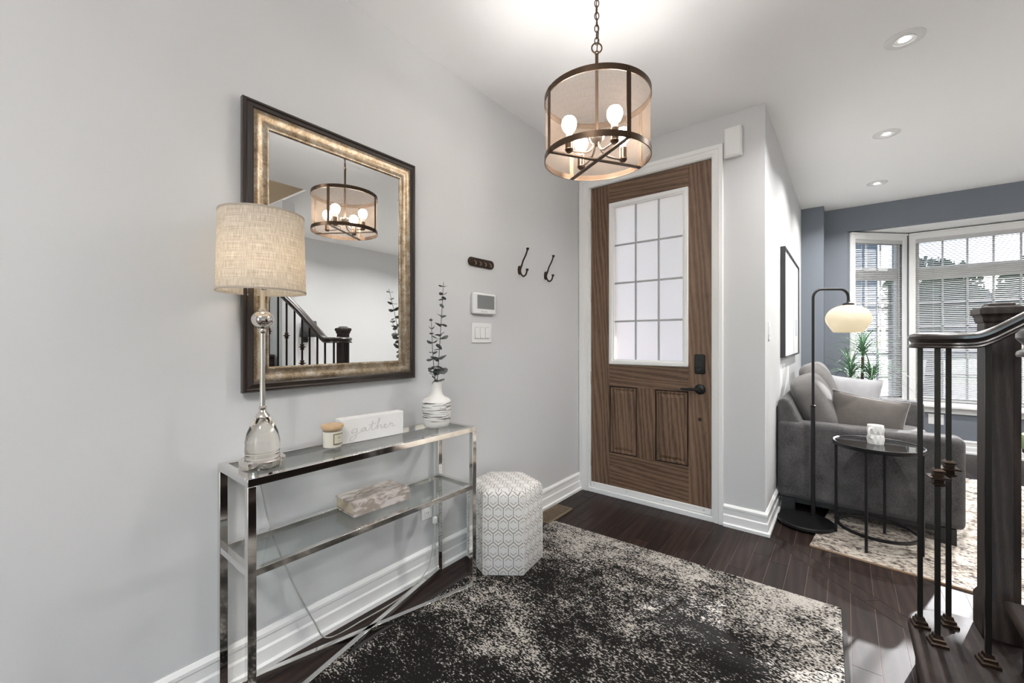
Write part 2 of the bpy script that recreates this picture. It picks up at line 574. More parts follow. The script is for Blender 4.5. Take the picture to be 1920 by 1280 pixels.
    def wall(s, xs, zs, holes, y0, y1, swap=False):
        """one connected slab with rectangular openings; xs, zs are cut lines, holes a set of (i, j) cells"""
        idx = {}
        def vid(i, j, k):
            if (i, j, k) not in idx:
                idx[(i, j, k)] = len(s.v)
                y = (y0, y1)[k]
                s.v.append((y, xs[i], zs[j]) if swap == 'x' else ((xs[i], zs[j], y) if swap == 'z' else (xs[i], y, zs[j])))
            return idx[(i, j, k)]
        nx, nz = len(xs) - 1, len(zs) - 1
        solid = lambda i, j: 0 <= i < nx and 0 <= j < nz and (i, j) not in holes
        for i in range(nx):
            for j in range(nz):
                if not solid(i, j):
                    continue
                for k in (0, 1):
                    s.f.append([vid(i, j, k), vid(i + 1, j, k), vid(i + 1, j + 1, k), vid(i, j + 1, k)])
                for (a, b, ni, nj) in (((i, j), (i + 1, j), i, j - 1), ((i, j + 1), (i + 1, j + 1), i, j + 1), ((i, j), (i, j + 1), i - 1, j), ((i + 1, j), (i + 1, j + 1), i + 1, j)):
                    if not solid(ni, nj):
                        s.f.append([vid(*a, 0), vid(*b, 0), vid(*b, 1), vid(*a, 1)])
        return s
    def puff(s, sx, sy, sz, p=4.5, n=8, c=(0, 0, 0), rot=None):
        """rounded cushion block: a superellipsoid on a subdivided cube"""
        vs, fs, idx = [], [], {}
        def vid(q):
            key = tuple(round(v, 4) for v in q)
            if key not in idx:
                idx[key] = len(vs)
                x, y, z = [math.copysign(abs(v) ** .8, v) for v in q]
                l = (abs(x) ** p + abs(y) ** p + abs(z) ** p) ** (1 / p)
                w = Vector((x / l * sx / 2, y / l * sy / 2, z / l * sz / 2))
                if rot is not None:
                    w = rot @ w
                vs.append((w.x + c[0], w.y + c[1], w.z + c[2]))
            return idx[key]
        for ax in range(3):
            for sg in (-1, 1):
                for i in range(n):
                    for j in range(n):
                        q = []
                        for a, b in ((i, j), (i + 1, j), (i + 1, j + 1), (i, j + 1)):
                            e = [0, 0, 0]
                            e[ax] = sg
                            e[(ax + 1) % 3] = -1 + 2 * a / n
                            e[(ax + 2) % 3] = -1 + 2 * b / n
                            q.append(vid(e))
                        fs.append(q if sg > 0 else q[::-1])
        return s.add(vs, fs)
    def pillow(s, w, h, t, n=14):
        """square pillow in its own xz plane, thick in y, pinched at the seam, with pulled corners"""
        vs, fs = [], []
        def pt(i, j, sg):
            u, v = -1 + 2 * i / n, -1 + 2 * j / n
            k = (max(0, 1 - abs(u) ** 2.4) * max(0, 1 - abs(v) ** 2.4)) ** .55
            e = 1 - .07 * (1 - u * u) * (abs(v) ** 3) if True else 1
            g = 1 - .07 * (1 - v * v) * (abs(u) ** 3)
            return (u * w / 2 * g, sg * t / 2 * k, v * h / 2 * e)
        for sg in (-1, 1):
            k = len(vs)
            vs += [pt(i, j, sg) for i in range(n + 1) for j in range(n + 1)]
            for i in range(n):
                for j in range(n):
                    q = [k + i * (n + 1) + j, k + (i + 1) * (n + 1) + j, k + (i + 1) * (n + 1) + j + 1, k + i * (n + 1) + j + 1]
                    fs.append(q if sg < 0 else q[::-1])
        return s.add(vs, fs)
    def build(s, name, mat, parent=None, bevel=0, seg=2, sharp=35, sub=0, world=False, weld=True, solid=0):
        vs = s.v
        if world and parent is not None:
            l = parent.location
            vs = [(x - l.x, y - l.y, z - l.z) for x, y, z in vs]
        me = bpy.data.meshes.new(name)
        me.from_pydata([tuple(v) for v in vs], [], s.f)
        if s.uv:
            ul = me.uv_layers.new(name='UVMap')
            for fi, uvs in s.uv.items():
                p = me.polygons[fi]
                for li, q in zip(p.loop_indices, uvs):
                    ul.data[li].uv = q
        b = bmesh.new()
        b.from_mesh(me)
        if weld:
            bmesh.ops.remove_doubles(b, verts=b.verts, dist=1e-5)
        bmesh.ops.recalc_face_normals(b, faces=b.faces)
        b.to_mesh(me)
        b.free()
        for p in me.polygons:
            p.use_smooth = True
        me.set_sharp_from_angle(angle=radians(sharp))
        me.materials.append(MATS[mat])
        o = bpy.data.objects.new(name, me)
        COL.objects.link(o)
        if parent is not None:
            o.parent = parent
        if bevel:
            md = o.modifiers.new('bevel', 'BEVEL')
            md.width, md.segments, md.limit_method, md.angle_limit = bevel, seg, 'ANGLE', radians(40)
            md.harden_normals = False
        if solid:
            md = o.modifiers.new('solid', 'SOLIDIFY')
            md.thickness = solid
        if sub:
            md = o.modifiers.new('sub', 'SUBSURF')
            md.levels = md.render_levels = sub
        return o

def tag(o, label=None, cat=None, group=None, kind=None):
    if label: o['label'] = label
    if cat: o['category'] = cat
    if group: o['group'] = group
    if kind: o['kind'] = kind
    return o

def thing(name, label, cat, loc=(0, 0, 0), rz=0, group=None, kind=None):
    o = bpy.data.objects.new(name, None)
    COL.objects.link(o)
    o.empty_display_size = .05
    o.location = loc
    o.rotation_euler = (0, 0, rz)
    return tag(o, label, cat, group, kind)

def struct(name, label, loc=(0, 0, 0), rz=0):
    o = thing(name, label, None, loc, rz)
    o['kind'] = 'structure'
    return o

def copy_part(src, parent, loc=None, rot=None, scale=None):
    o = src.copy()
    COL.objects.link(o)
    o.parent = parent
    if loc is not None: o.location = loc
    if rot is not None: o.rotation_euler = rot
    if scale is not None: o.scale = scale
    return o

def copy_tree(src, parent=None):
    c = src.copy()
    COL.objects.link(c)
    c.parent = parent
    for ch in list(src.children):
        copy_tree(ch, c)
    return c

def clip(poly, a, b, c):
    """keep a*x + b*y <= c"""
    out = []
    for i in range(len(poly)):
        p, q = poly[i], poly[(i + 1) % len(poly)]
        fp, fq = a * p[0] + b * p[1] - c, a * q[0] + b * q[1] - c
        if fp <= 0: out.append(p)
        if fp * fq < 0:
            k = fp / (fp - fq)
            out.append((p[0] + (q[0] - p[0]) * k, p[1] + (q[1] - p[1]) * k))
    return out

def spline(pts, n=8):
    pts = [Vector(p) for p in pts]
    P = [pts[0] * 2 - pts[1]] + pts + [pts[-1] * 2 - pts[-2]]
    out = []
    for i in range(1, len(P) - 2):
        for k in range(n):
            t = k / n
            a, b, c, d = P[i - 1:i + 3]
            out.append(.5 * ((2 * b) + (c - a) * t + (2 * a - 5 * b + 4 * c - d) * t * t + (3 * b - a - 3 * c + d) * t ** 3))
    out.append(pts[-1])
    return out

# ------------------------------------------------------------------ the setting
def S(name, mb, mat, label, **kw):
    return tag(mb.build(name, mat, **kw), label, kind='structure')

floor = S('floor', MB().box(-1.86, 2.85, YB - .15, 6.8, -.12, -.0016), 'subfloor_seam_glint', 'dark stained hardwood floor')
LINE1, LINE2 = 2.65, 2.77          # the 45 degree border board between hall and living room
PW, G = .0875, .0009
def plank(poly):
    if len(poly) < 3: return
    cx, cy = sum(p[0] for p in poly) / len(poly), sum(p[1] for p in poly) / len(poly)
    if max(hypot(p[0] - cx, p[1] - cy) for p in poly) < .03: return
    q = []
    for x, y in poly:
        q.append((x - math.copysign(min(G, abs(x - cx)), x - cx), y - math.copysign(min(G, abs(y - cy)), y - cy)))
    MB().prism(q, -.0015, 0).build('plank', 'floor_wood', floor)
x = XL
col = 0
while x < 1.35:
    y = -.6 - random.random() * .8
    while y < 6.6:
        ln = random.choice((.55, .75, .95, 1.2, 1.4))
        r = [(x, max(y, -.6)), (x + PW, max(y, -.6)), (x + PW, min(y + ln, 6.6)), (x, min(y + ln, 6.6))]
        y += ln
        if r[2][1] - r[0][1] < .05: continue
        a = clip(clip(r, 1, 1, LINE1), 0, 1, YD + .02)
        if a: plank(a)
        if x + PW > XP + .01:
            b = clip(clip(r, -1, -1, -LINE2), -1, 0, -XP)
            if b and not (min(p[0] for p in b) > -.10 and max(p[0] for p in b) < 1.5 and min(p[1] for p in b) > 3.1 and max(p[1] for p in b) < 5.3): plank(b)
    x += PW
    col += 1
for k in range(3):                  # border boards
    a, b = -.42 + k * .55, -.42 + (k + 1) * .55
    e_ = .0022
    q = [(a, LINE2 - e_ - a), (b, LINE2 - e_ - b), (b - .06, LINE1 + e_ - b + .06), (a - .06, LINE1 + e_ - a + .06)]
    q = clip(q, -1, 0, .42)
    plank(q)

# ceiling with the stairwell opening
S('ceiling', MB().wall([-1.86, .775, 2.45, XR + .12], [YB - .12, .95, 2.07, YF + .12], {(1, 1)}, ZC, ZC + .02, swap='z'), 'ceiling_paint', 'white flat ceiling over hall and living room')
b4 = [BAY[0], BAY[3], (BAY[2][0] + .1, BAY[2][1] + .15), (BAY[1][0] - .1, BAY[1][1] + .15)]
S('ceiling', MB().prism([(.02 - .1, YF + .12), (2.523, YF + .12), (2.0, 6.85), (.45, 6.85)], 2.475, 2.60), 'ceiling_paint', 'white lowered ceiling of the bay window')

S('wall_left', MB().box(XL - .12, XL, YB - .12, YD + .13, 0, ZC + .01), 'wall_paint', 'long light grey hall wall behind mirror and console')
DX0, DX1, DZ1 = -1.648, -.700, 2.492
S('wall_front', MB().wall([XL, DX0, DX1, XP - .12], [0, DZ1, ZC + .01], {(1, 0)}, YD, YD + .13), 'wall_paint', 'light grey wall around the front door')
S('wall_partition', MB().box(XP - .12, XP, YD, YF + .12, 0, ZC + .01), 'wall_paint', 'pale living room wall behind the sofa')
S('wall_pillar', MB().box(XP, -.186, 5.85, YF, 0, ZC + .01), 'blue_paint', 'slate blue pilaster in living room corner')
S('wall_far', MB().wall([-.186, BAY[0][0], BAY[3][0], XR], [0, 2.475, ZC + .01], {(1, 0)}, YF, YF + .12), 'blue_paint', 'slate blue wall above and beside the bay window')
S('wall_right', MB().box(XR, XR + .12, YB - .12, YF + .12, 0, 5.2), 'wall_paint', 'light wall on the right of the house')
S('wall_back', MB().wall([XL - .12, -.1, .9, XR + .12], [0, 2.3, ZC + .01], {(1, 0)}, YB - .12, YB), 'wall_paint', 'light grey wall at the back of the hall')
S('wall_stair', MB().box(1.285, XR, 2.065, 2.20, 0, ZC + .01), 'wall_paint', 'short wall beside the staircase')
mb = MB().prism([(.70, .875), (XR, .875), (XR, .95), (.775, .95), (.775, 2.07), (XR, 2.07), (XR, 2.145), (.70, 2.145)], ZC + .0205, 5.2)
S('wall_stairwell', mb, 'beige_paint', 'beige upper walls of the stairwell')
S('ceiling', MB().box(.60, XR + .1, .80, 2.2, 5.2, 5.3), 'ceiling_paint', 'white ceiling high over the stairwell')

# bay window walls: angled left, centre, angled right
def bay_wall(name, a, b, label):
    a, b = Vector((*a, 0)), Vector((*b, 0))
    L = (b - a).length
    r = struct(name, label, a, atan2(b.y - a.y, b.x - a.x))
    m0 = .075
    MB().wall([-.0, m0, L - .035, L], [0, .53, 2.40, 2.475], {(1, 1)}, 0, .10).build('wall_panel', 'blue_paint', r)
    return r, L, m0

def bay_window(name, root_wall, L, m0, panes, label):
    r = struct(name, label, root_wall.location, root_wall.rotation_euler.z)
    x0, x1, z0, z1 = m0, L - .035, .53, 2.40
    # interior casing
    c = MB()
    c.wall([x0 - .045, x0 + .012, x1 - .012, x1 + .035], [z0 - .02, z0 + .012, z1 - .012, z1 + .062], {(1, 1)}, -.022, 0)
    c.build('casing', 'trim_white', r, bevel=.004)
    MB().box(x0 - .045, x1 + .035, -.035, -.02, z1 + .042, z1 + .062).build('casing_cap', 'trim_white', r, bevel=.003)
    MB().box(x0 - .05, x1 + .035, -.075, .0, z0 - .045, z0 - .018).build('sill', 'trim_white', r, bevel=.005)
    MB().box(x0 - .045, x1 + .03, -.02, .0, z0 - .11, z0 - .045).build('apron', 'trim_white', r, bevel=.004)
    tz = 1.985
    f = MB()
    f.wall([x0, x0 + .045, x1 - .045, x1], [z0, z0 + .055, tz - .055, tz + .085, z1 - .045, z1], {(1, 1), (1, 3)}, .03, .085)
    f.build('sash_frame', 'trim_white', r, bevel=.004)
    gx0, gx1 = x0 + .045, x1 - .045
    for k in range(1, panes):
        xx = gx0 + (gx1 - gx0) * k / panes
        MB().box(xx - .008, xx + .008, .05, .062, z0 + .05, tz - .05).build('muntin', 'trim_white', r)
        MB().box(xx - .008, xx + .008, .05, .062, tz + .08, z1 - .04).build('muntin', 'trim_white', r)
    for k in range(1, 5):
        zz = z0 + .055 + (tz - .055 - z0 - .055) * k / 5
        MB().box(gx0, gx1, .05, .062, zz - .008, zz + .008).build('muntin', 'trim_white', r)
    MB().box(gx0, gx1, .064, .068, z0 + .05, tz - .05).build('pane', 'glass_dimming', r)
    MB().box(gx0, gx1, .064, .068, tz + .08, z1 - .04).build('pane', 'glass_dimming', r)
    return r

def blind(root_wall, L, m0, label, group):
    r = thing('window_blind', label, 'blind', root_wall.location, root_wall.rotation_euler.z, group)
    x0, x1 = m0 + .010, L - .045
    MB().box(x0, x1, -.012, .024, 2.345, 2.40).build('head_rail', 'blind_white', r, bevel=.004)
    m = MB()
    z = 2.335
    while z > .585:
        a = radians(27)
        c_, s_ = cos(a) * .0125, sin(a) * .0125
        yy = .008
        m.add([(x0, yy - c_, z - s_), (x1, yy - c_, z - s_), (x1, yy, z + .0022), (x0, yy, z + .0022), (x0, yy + c_, z + s_), (x1, yy + c_, z + s_)],
              [(0, 1, 2, 3), (3, 2, 5, 4)])
        z -= .0207
    o = m.build('slats', 'blind_white', r, weld=False)
    o['kind'] = 'stuff'
    MB().box(x0, x1, -.006, .020, .548, .568).build('bottom_rail', 'blind_white', r, bevel=.004)
    for k in (.12, .5, .88) if L > 1 else (.15, .85):
        xx = x0 + (x1 - x0) * k
        MB().box(xx - .0012, xx + .0012, -.0065, -.0050, .57, 2.35).build('ladder_cord', 'blind_white', r)
    MB().tube([(x1 - .06, -.02, 2.36), (x1 - .06, -.022, 1.25)], .0025, 6).build('tilt_wand', 'blind_white', r)
    return r

wl = bay_wall('wall_bay_left', BAY[0], BAY[1], 'angled slate blue wall under the narrow bay window')
wc = bay_wall('wall_bay_center', BAY[1], BAY[2], 'slate blue wall under the wide bay window')
wr = bay_wall('wall_bay_right', BAY[2], BAY[3], 'angled slate blue wall on the far side of the bay')
bay_window('window_1', *wl, 3, 'narrow angled bay window with white grid muntins')
bay_window('window_2', *wc, 6, 'wide central bay window with white grid muntins and transom')
bay_window('window_3', *wr, 3, 'angled bay window on the right of the bay')
blind(*wl, 'narrow white slatted blind on the angled window behind the plant', 'bay window blinds')
blind(*wc, 'wide white slatted blind on the central bay window', 'bay window blinds')
blind(*wr, 'white slatted blind on the right bay window', 'bay window blinds')

# unseen patio door, added behind the camera to bring daylight into the hall
r = struct('fill_window_4', 'unseen glazed patio door added to light the back hall', (.4, YB - .06, 0))
MB().wall([-.5, -.42, .42, .5], [0, .1, 2.2, 2.3], {(1, 1)}, -.05, .05).build('door_frame', 'trim_white', r)
MB().box(-.42, .42, -.004, .004, .1, 2.2).build('pane', 'glass_pane', r)

# baseboards: stepped colonial profile swept along each wall
BP = [(0, 0), (.030, 0), (.030, .018), (.018, .024), (.018, .072), (.012, .080), (.012, .112), (.016, .118), (.016, .130), (.006, .142), (0, .142)]
def baseboard(name, pts, label):
    S(name, MB().sweep([(x, z) for x, z in BP], [(*p, 0) for p in pts]), 'trim_white', label, sharp=25)
baseboard('baseboard_left', [(XL, YB), (XL, YD - .018)], 'white stepped baseboard along the hall wall')
baseboard('baseboard_front', [(-.634, YD), (XP, YD), (XP, 5.85)], 'white stepped baseboard wrapping the corner beside the front door')
baseboard('baseboard_far', [(XP, 5.85), (-.186, 5.85), (-.186, YF), BAY[0], BAY[1], BAY[2], BAY[3], (XR, YF)], 'white stepped baseboard around the bay')
baseboard('baseboard_right', [(XR, YF), (XR, 2.2)], 'white stepped baseboard on the right wall')

# ------------------------------------------------------------------ front door
dr = struct('door_1', 'brown oak-grained front door with twelve-pane frosted light', (-1.17, YD, 0))
YFc = YD + .012                      # door face
def dbox(name, mat, x0, x1, z0, z1, y0, y1, parent=dr, bevel=.0015):
    l = parent.location if parent is dr else dr.location
    m = MB().box(x0 - dr.location.x, x1 - dr.location.x, y0 - dr.location.y, y1 - dr.location.y, z0, z1)
    return m.build(name, mat, parent, bevel=bevel)
LX0, LX1, LZ0, LZ1 = -1.628, -.715, .075, 2.478
GX0, GX1, GZ0, GZ1 = -1.470, -.865, 1.046, 2.325
dbox('stile', 'door_wood_v', LX0, GX0, LZ0, LZ1, YFc, YFc + .044)
dbox('stile', 'door_wood_v', GX1, LX1, LZ0, LZ1, YFc, YFc + .044)
dbox('rail', 'door_wood_h', GX0, GX1, GZ1, LZ1, YFc, YFc + .044)
dbox('rail', 'door_wood_h', GX0, GX1, .872, GZ0, YFc, YFc + .044)
dbox('rail', 'door_wood_h', GX0, GX1, LZ0, .339, YFc, YFc + .044)
dbox('mullion', 'door_wood_v', -1.242, -1.103, .339, .872, YFc, YFc + .044)
def raised_panel(x0, x1, z0, z1):
    g = dbox('panel_groove', 'groove_dark', x0, x1, z0, z1, YFc + .016, YFc + .044)
    m = MB()
    ox = dr.location.x
    rings = [(.007, .015), (.010, .003), (.020, .003), (.024, .009), (.030, .011), (.052, .001)]
    pts = []
    for d, y in rings:
        pts.append([(x0 + d - ox, .012 + y, z0 + d), (x1 - d - ox, .012 + y, z0 + d), (x1 - d - ox, .012 + y, z1 - d), (x0 + d - ox, .012 + y, z1 - d)])
    vs = [p for r_ in pts for p in r_]
    fs = []
    for k in range(len(pts) - 1):
        for i in range(4):
            fs.append((k * 4 + i, k * 4 + (i + 1) % 4, k * 4 + 4 + (i + 1) % 4, k * 4 + 4 + i))
    e = (len(pts) - 1) * 4
    fs.append((e, e + 1, e + 2, e + 3))
    m.add(vs, fs)
    m.build('raised_panel', 'door_wood_v', dr, sharp=20)
raised_panel(-1.468, -1.242, .339, .872)
raised_panel(-1.103, -.867, .339, .872)
def mframe(x0, x1, z0, z1, w, y0, y1):
    o = dr.location
    return MB().wall([x0 - o.x, x0 + w - o.x, x1 - w - o.x, x1 - o.x], [z0, z0 + w, z1 - w, z1], {(1, 1)}, y0 - o.y, y1 - o.y)
lf = mframe(GX0, GX1, GZ0, GZ1, .030, YFc - .012, YFc + .04).build('lite_frame', 'trim_white', dr, bevel=.006, seg=3)
mframe(GX0 + .028, GX1 - .028, GZ0 + .028, GZ1 - .028, .012, YFc - .002, YFc + .04).build('glazing_bead', 'trim_white', lf, bevel=.003)
px0, px1, pz0, pz1 = GX0 + .038, GX1 - .038, GZ0 + .038, GZ1 - .038
mw = .007
for i in range(3):
    for j in range(4):
        a0, a1 = px0 + (px1 - px0) * i / 3, px0 + (px1 - px0) * (i + 1) / 3
        c0, c1 = pz0 + (pz1 - pz0) * j / 4, pz0 + (pz1 - pz0) * (j + 1) / 4
        dbox('pane', 'frosted_pane', a0, a1, c0, c1, YFc + .018, YFc + .022, lf, 0)
for i in (1, 2):
    a = px0 + (px1 - px0) * i / 3
    dbox('muntin', 'muntin_grey', a - mw, a + mw, pz0, pz1, YFc + .008, YFc + .0178, lf, .002)
for j in (1, 2, 3):
    c_ = pz0 + (pz1 - pz0) * j / 4
    dbox('muntin', 'muntin_grey', px0, px1, c_ - mw, c_ + mw, YFc + .009, YFc + .0178, lf, .002)
# deadbolt keypad, lever, peep stud
kp = dbox('deadbolt', 'black_metal', -.822, -.752, 1.003, 1.139, YFc - .022, YFc, dr, .008)
tag(kp, 'black rectangular deadbolt housing')
dbox('thumb_turn', 'black_metal', -.806, -.768, 1.020, 1.040, YFc - .036, YFc - .021, kp, .004)
dbox('cover_lip', 'rubber_black', -.815, -.759, 1.046, 1.133, YFc - .0245, YFc - .0215, kp, .002)
RY = Matrix.Rotation(radians(90), 3, 'X')
def at(x, y, z):
    return (x - dr.location.x, y - dr.location.y, z)
lv = MB().lathe([(0, .0), (.036, 0), (.036, .006), (.030, .011), (.014, .014), (.014, .045), (0, .045)], at(-.787, YFc, .895), 28, RY).build('lever_handle', 'black_metal', dr)
tag(lv, 'black lever door handle')
MB().tube([at(-.787, YFc - .042, .895), at(-.82, YFc - .045, .895), at(-.87, YFc - .045, .893), at(-.905, YFc - .042, .893)], [.011, .010, .008, .007], 10).build('lever', 'black_metal', lv)
MB().lathe([(0, 0), (.012, 0), (.010, .004), (0, .005)], at(-.789, YFc, .684), 16, RY).build('stud', 'black_metal', dr)
for z in (2.268, 1.611, .932, .261):
    h = dbox('hinge', 'brushed_nickel', -1.634, -1.622, z - .05, z + .05, YFc - .008, YFc + .01, dr, .002)
# weather strip, sweep and sill
sw = dbox('door_sweep', 'trim_white', LX0, LX1, .038, .080, YFc - .010, YFc - .0005, dr, .003)
dbox('leak_shoe', 'trim_white', LX0 - .004, LX1 + .004, .0365, .0748, YFc, YFc + .044, dr, 0)  # added behind the sweep to block sunlight leaking under the door
for k in range(4):
    xx = -1.60 + k * .28
    MB().lathe([(0, 0), (.004, 0), (.003, .002), (0, .002)], at(xx, YFc - .010, .062), 10, RY).build('screw', 'brushed_nickel', sw)
dbox('sill_plate', 'trim_white', DX0, DX1, 0, .036, YD - .016, YD + .10, dr, .003)
# jamb and casing: trim
tr_ = struct('trim_1', 'white moulded door casing', (-1.17, YD, 0))
def U(x0, x1, z1, wl_, wr_, wt, y0, y1):
    o = tr_.location
    p = [(x0 - wl_, 0), (x0, 0), (x0, z1), (x1, z1), (x1, 0), (x1 + wr_, 0), (x1 + wr_, z1 + wt), (x0 - wl_, z1 + wt)]
    return MB().extrude([(a - o.x, b) for a, b in p], y0 - o.y, y1 - o.y, 'xz')
U(-1.640, -.704, 2.484, .086, .068, .070, YD - .014, YD).build('casing', 'trim_white', tr_, bevel=.003)
U(-1.652, -.692, 2.496, .074, .056, .058, YD - .018, YD - .0135).build('casing_step', 'trim_white', tr_, bevel=.003)
U(-1.688, -.664, 2.524, .038, .028, .030, YD - .024, YD - .0175).build('back_band', 'trim_white', tr_, bevel=.004)
U(-1.632, -.711, 2.481, .016, .012, .012, YD + .0005, YD + .12).build('jamb', 'trim_white', tr_)
U(-1.616, -.728, 2.464, .020, .018, .020, YFc + .046, YFc + .060).build('stop', 'trim_white', tr_)  # added behind the leaf to block sunlight leaking round its edges

# ------------------------------------------------------------------ entry rug
RZ = radians(1.6)
rug = thing('entry_rug', 'distressed black and cream area rug in front of the door', 'rug', (-.755, 1.22, 0), RZ)
MB().box(-.775, .775, -1.2, 1.2, .0005, .008).build('pile', 'rug_distressed', rug, bevel=.003)
for s_ in (-1, 1):
    MB().box(*sorted((s_ * .7755, s_ * .792)), -1.2, 1.2, .0005, .0072).build('binding', 'rug_binding', rug, bevel=.002)

# ------------------------------------------------------------------ console table
X0, X1, Y0, Y1, H_ = -1.706, -1.430, .490, 1.504, .810
cx_, cy_ = (X0 + X1) / 2, (Y0 + Y1) / 2
ct = thing('console_table', 'chrome console table with two glass shelves under the mirror', 'table', (cx_, cy_, 0))
def cb(name, mat, *q, bevel=.0015, parent=ct):
    return MB().box(*q).build(name, mat, parent, bevel=bevel, world=(parent is ct))
T = .025
for (x0, y0, zb) in ((X0, Y0, 0.0), (X1 - T, Y0, .0085), (X0, Y1 - T, 0.0), (X1 - T, Y1 - T, .0085)):
    cb('leg', 'chrome', x0, x0 + T, y0, y0 + T, zb, H_ - T)
def shelf(z1, t, ins, nm):
    xa, xb, ya, yb = X0 + ins, X1 - ins, Y0 + ins, Y1 - ins
    cb(nm, 'chrome', xb - t, xb, ya, yb, z1 - t, z1)
    cb(nm, 'chrome', xa, xa + t, ya, yb, z1 - t, z1)
    cb(nm, 'chrome', xa + t, xb - t, ya, ya + t, z1 - t, z1)
    cb(nm, 'chrome', xa + t, xb - t, yb - t, yb, z1 - t, z1)
    cb('glass_shelf', 'glass_clear', xa + t, xb - t, ya + t, yb - t, z1 - .007, z1 - .0012, bevel=0)
shelf(H_, T, 0, 'top_rail')
shelf(.525, .022, .0015, 'shelf_rail')
for a, b in (((X0 + .02, Y0 + .02), (X1 - .012, Y1 - .012)), ((X1 - .012, Y0 + .012), (X0 + .02, Y1 - .02))):
    MB().bar((*a, .020), (*b, .020), .022, .018).build('cross_stretcher', 'chrome', ct, bevel=.0015, world=True)
ZT = H_ - .0012

# ------------------------------------------------------------------ table lamp
tl_ = thing('table_lamp', 'tall crystal and chrome table lamp with linen drum shade', 'lamp', (-1.560, .580, ZT + .0004))
R_ = tl_
MB().lathe([(0, 0), (.068, 0), (.070, .004), (.070, .024), (.066, .028), (0, .028)], n=40).build('base', 'nickel', R_)
MB().lathe([(.052, .029), (.054, .035), (.052, .040), (.0535, .055), (.053, .085), (.046, .118), (.034, .145), (.022, .162), (.018, .168), (.0, .168), (.0, .029)], n=40, caps=False).build('crystal_body', 'crystal', R_)
MB().lathe([(.0, .165), (.020, .165), (.023, .168), (.021, .174), (.013, .182), (.010, .190), (.0125, .194), (.0125, .200), (.009, .204), (.0, .204)], n=28).build('collar', 'nickel', R_)
MB().lathe([(0, .203), (.0085, .203), (.0085, .452), (.011, .455), (.012, .462), (.010, .468), (.014, .471), (0, .471)], n=24).build('stem', 'nickel', R_)
MB().lathe([(.034 * sin(a * pi / 16), .5 - .031 * cos(a * pi / 16)) for a in range(17)], n=32).build('ball', 'nickel', R_)
MB().lathe([(0, .528), (.013, .528), (.013, .533), (.010, .538), (.008, .541), (.008, .60), (.013, .604), (.013, .64), (0, .64)], n=24).build('neck', 'nickel', R_)
sh = MB().lathe([(.134, .594), (.128, .857)], n=64, caps=False).build('shade', 'linen_shade', R_)
MB().lathe([(.1332, .592), (.1352, .592), (.1350, .598), (.1330, .598), (.1332, .592)], n=64, caps=False).build('shade_hem', 'linen_shade', sh)
MB().lathe([(.1272, .853), (.1292, .853), (.1290, .859), (.1270, .859), (.1272, .853)], n=64, caps=False).build('shade_hem', 'linen_shade', sh)
MB().lathe([(.0, .64), (.012, .642), (.014, .655), (.028, .690), (.030, .705), (.026, .722), (.014, .734), (0, .737)], n=20).build('bulb', 'lamp_bulb_glow', R_)
MB().tube([(0, 0, .737), (0, 0, .852)], .003, 8).build('harp', 'nickel', R_)
for a in range(3):
    MB().bar((0, 0, .851), (.127 * cos(a * 2.094), .127 * sin(a * 2.094), .854), .003).build('spider_arm', 'nickel', R_)

# ------------------------------------------------------------------ things on the console
cn = thing('candle', 'cream jar candle with wooden lid beside the white sign', 'candle', (-1.585, .842, ZT + .0004), radians(20))
MB().lathe([(0, 0), (.034, 0), (.037, .004), (.038, .078), (.0355, .078), (.0345, .010), (0, .010)], n=32).build('jar', 'glass_jar', cn)
MB().lathe([(0, .0105), (.034, .0105), (.0352, .070), (0, .070)], n=32).build('wax', 'wax', cn)
MB().lathe([(0, .076), (.0345, .076), (.0345, .083), (.0415, .084), (.0415, .094), (.040, .0955), (0, .0955)], n=32).build('lid', 'cork_lid', cn)
def wrap(z0, z1, a0, a1, r, name, mat, parent):
    vs, fs = [], []
    for i in range(9):
        a = a0 + (a1 - a0) * i / 8
        vs += [(r * cos(a), r * sin(a), z0), (r * cos(a), r * sin(a), z1)]
    for i in range(8):
        fs.append((2 * i, 2 * i + 2, 2 * i + 3, 2 * i + 1))
    return MB().add(vs, fs).build(name, mat, parent)
lb = wrap(.022, .064, radians(-42), radians(26), .0384, 'label_border', 'label_gold', cn)
lc = wrap(.026, .060, radians(-37), radians(21), .0387, 'label_sheet', 'label_cream', cn)
for z, a0, a1 in ((.049, -18, 2), (.044, -14, -2), (.034, -12, -4)):
    wrap(z, z + .0016, radians(a0), radians(a1), .0389, 'label_print', 'label_ink', cn)

sg = thing('sign_block', 'white wooden block sign reading gather in raised script', 'sign', (-1.6215, 1.037, ZT + .0004), radians(-4))
MB().box(-.025, .025, -.148, .148, 0, .104).build('block', 'sign_white', sg, bevel=.003)
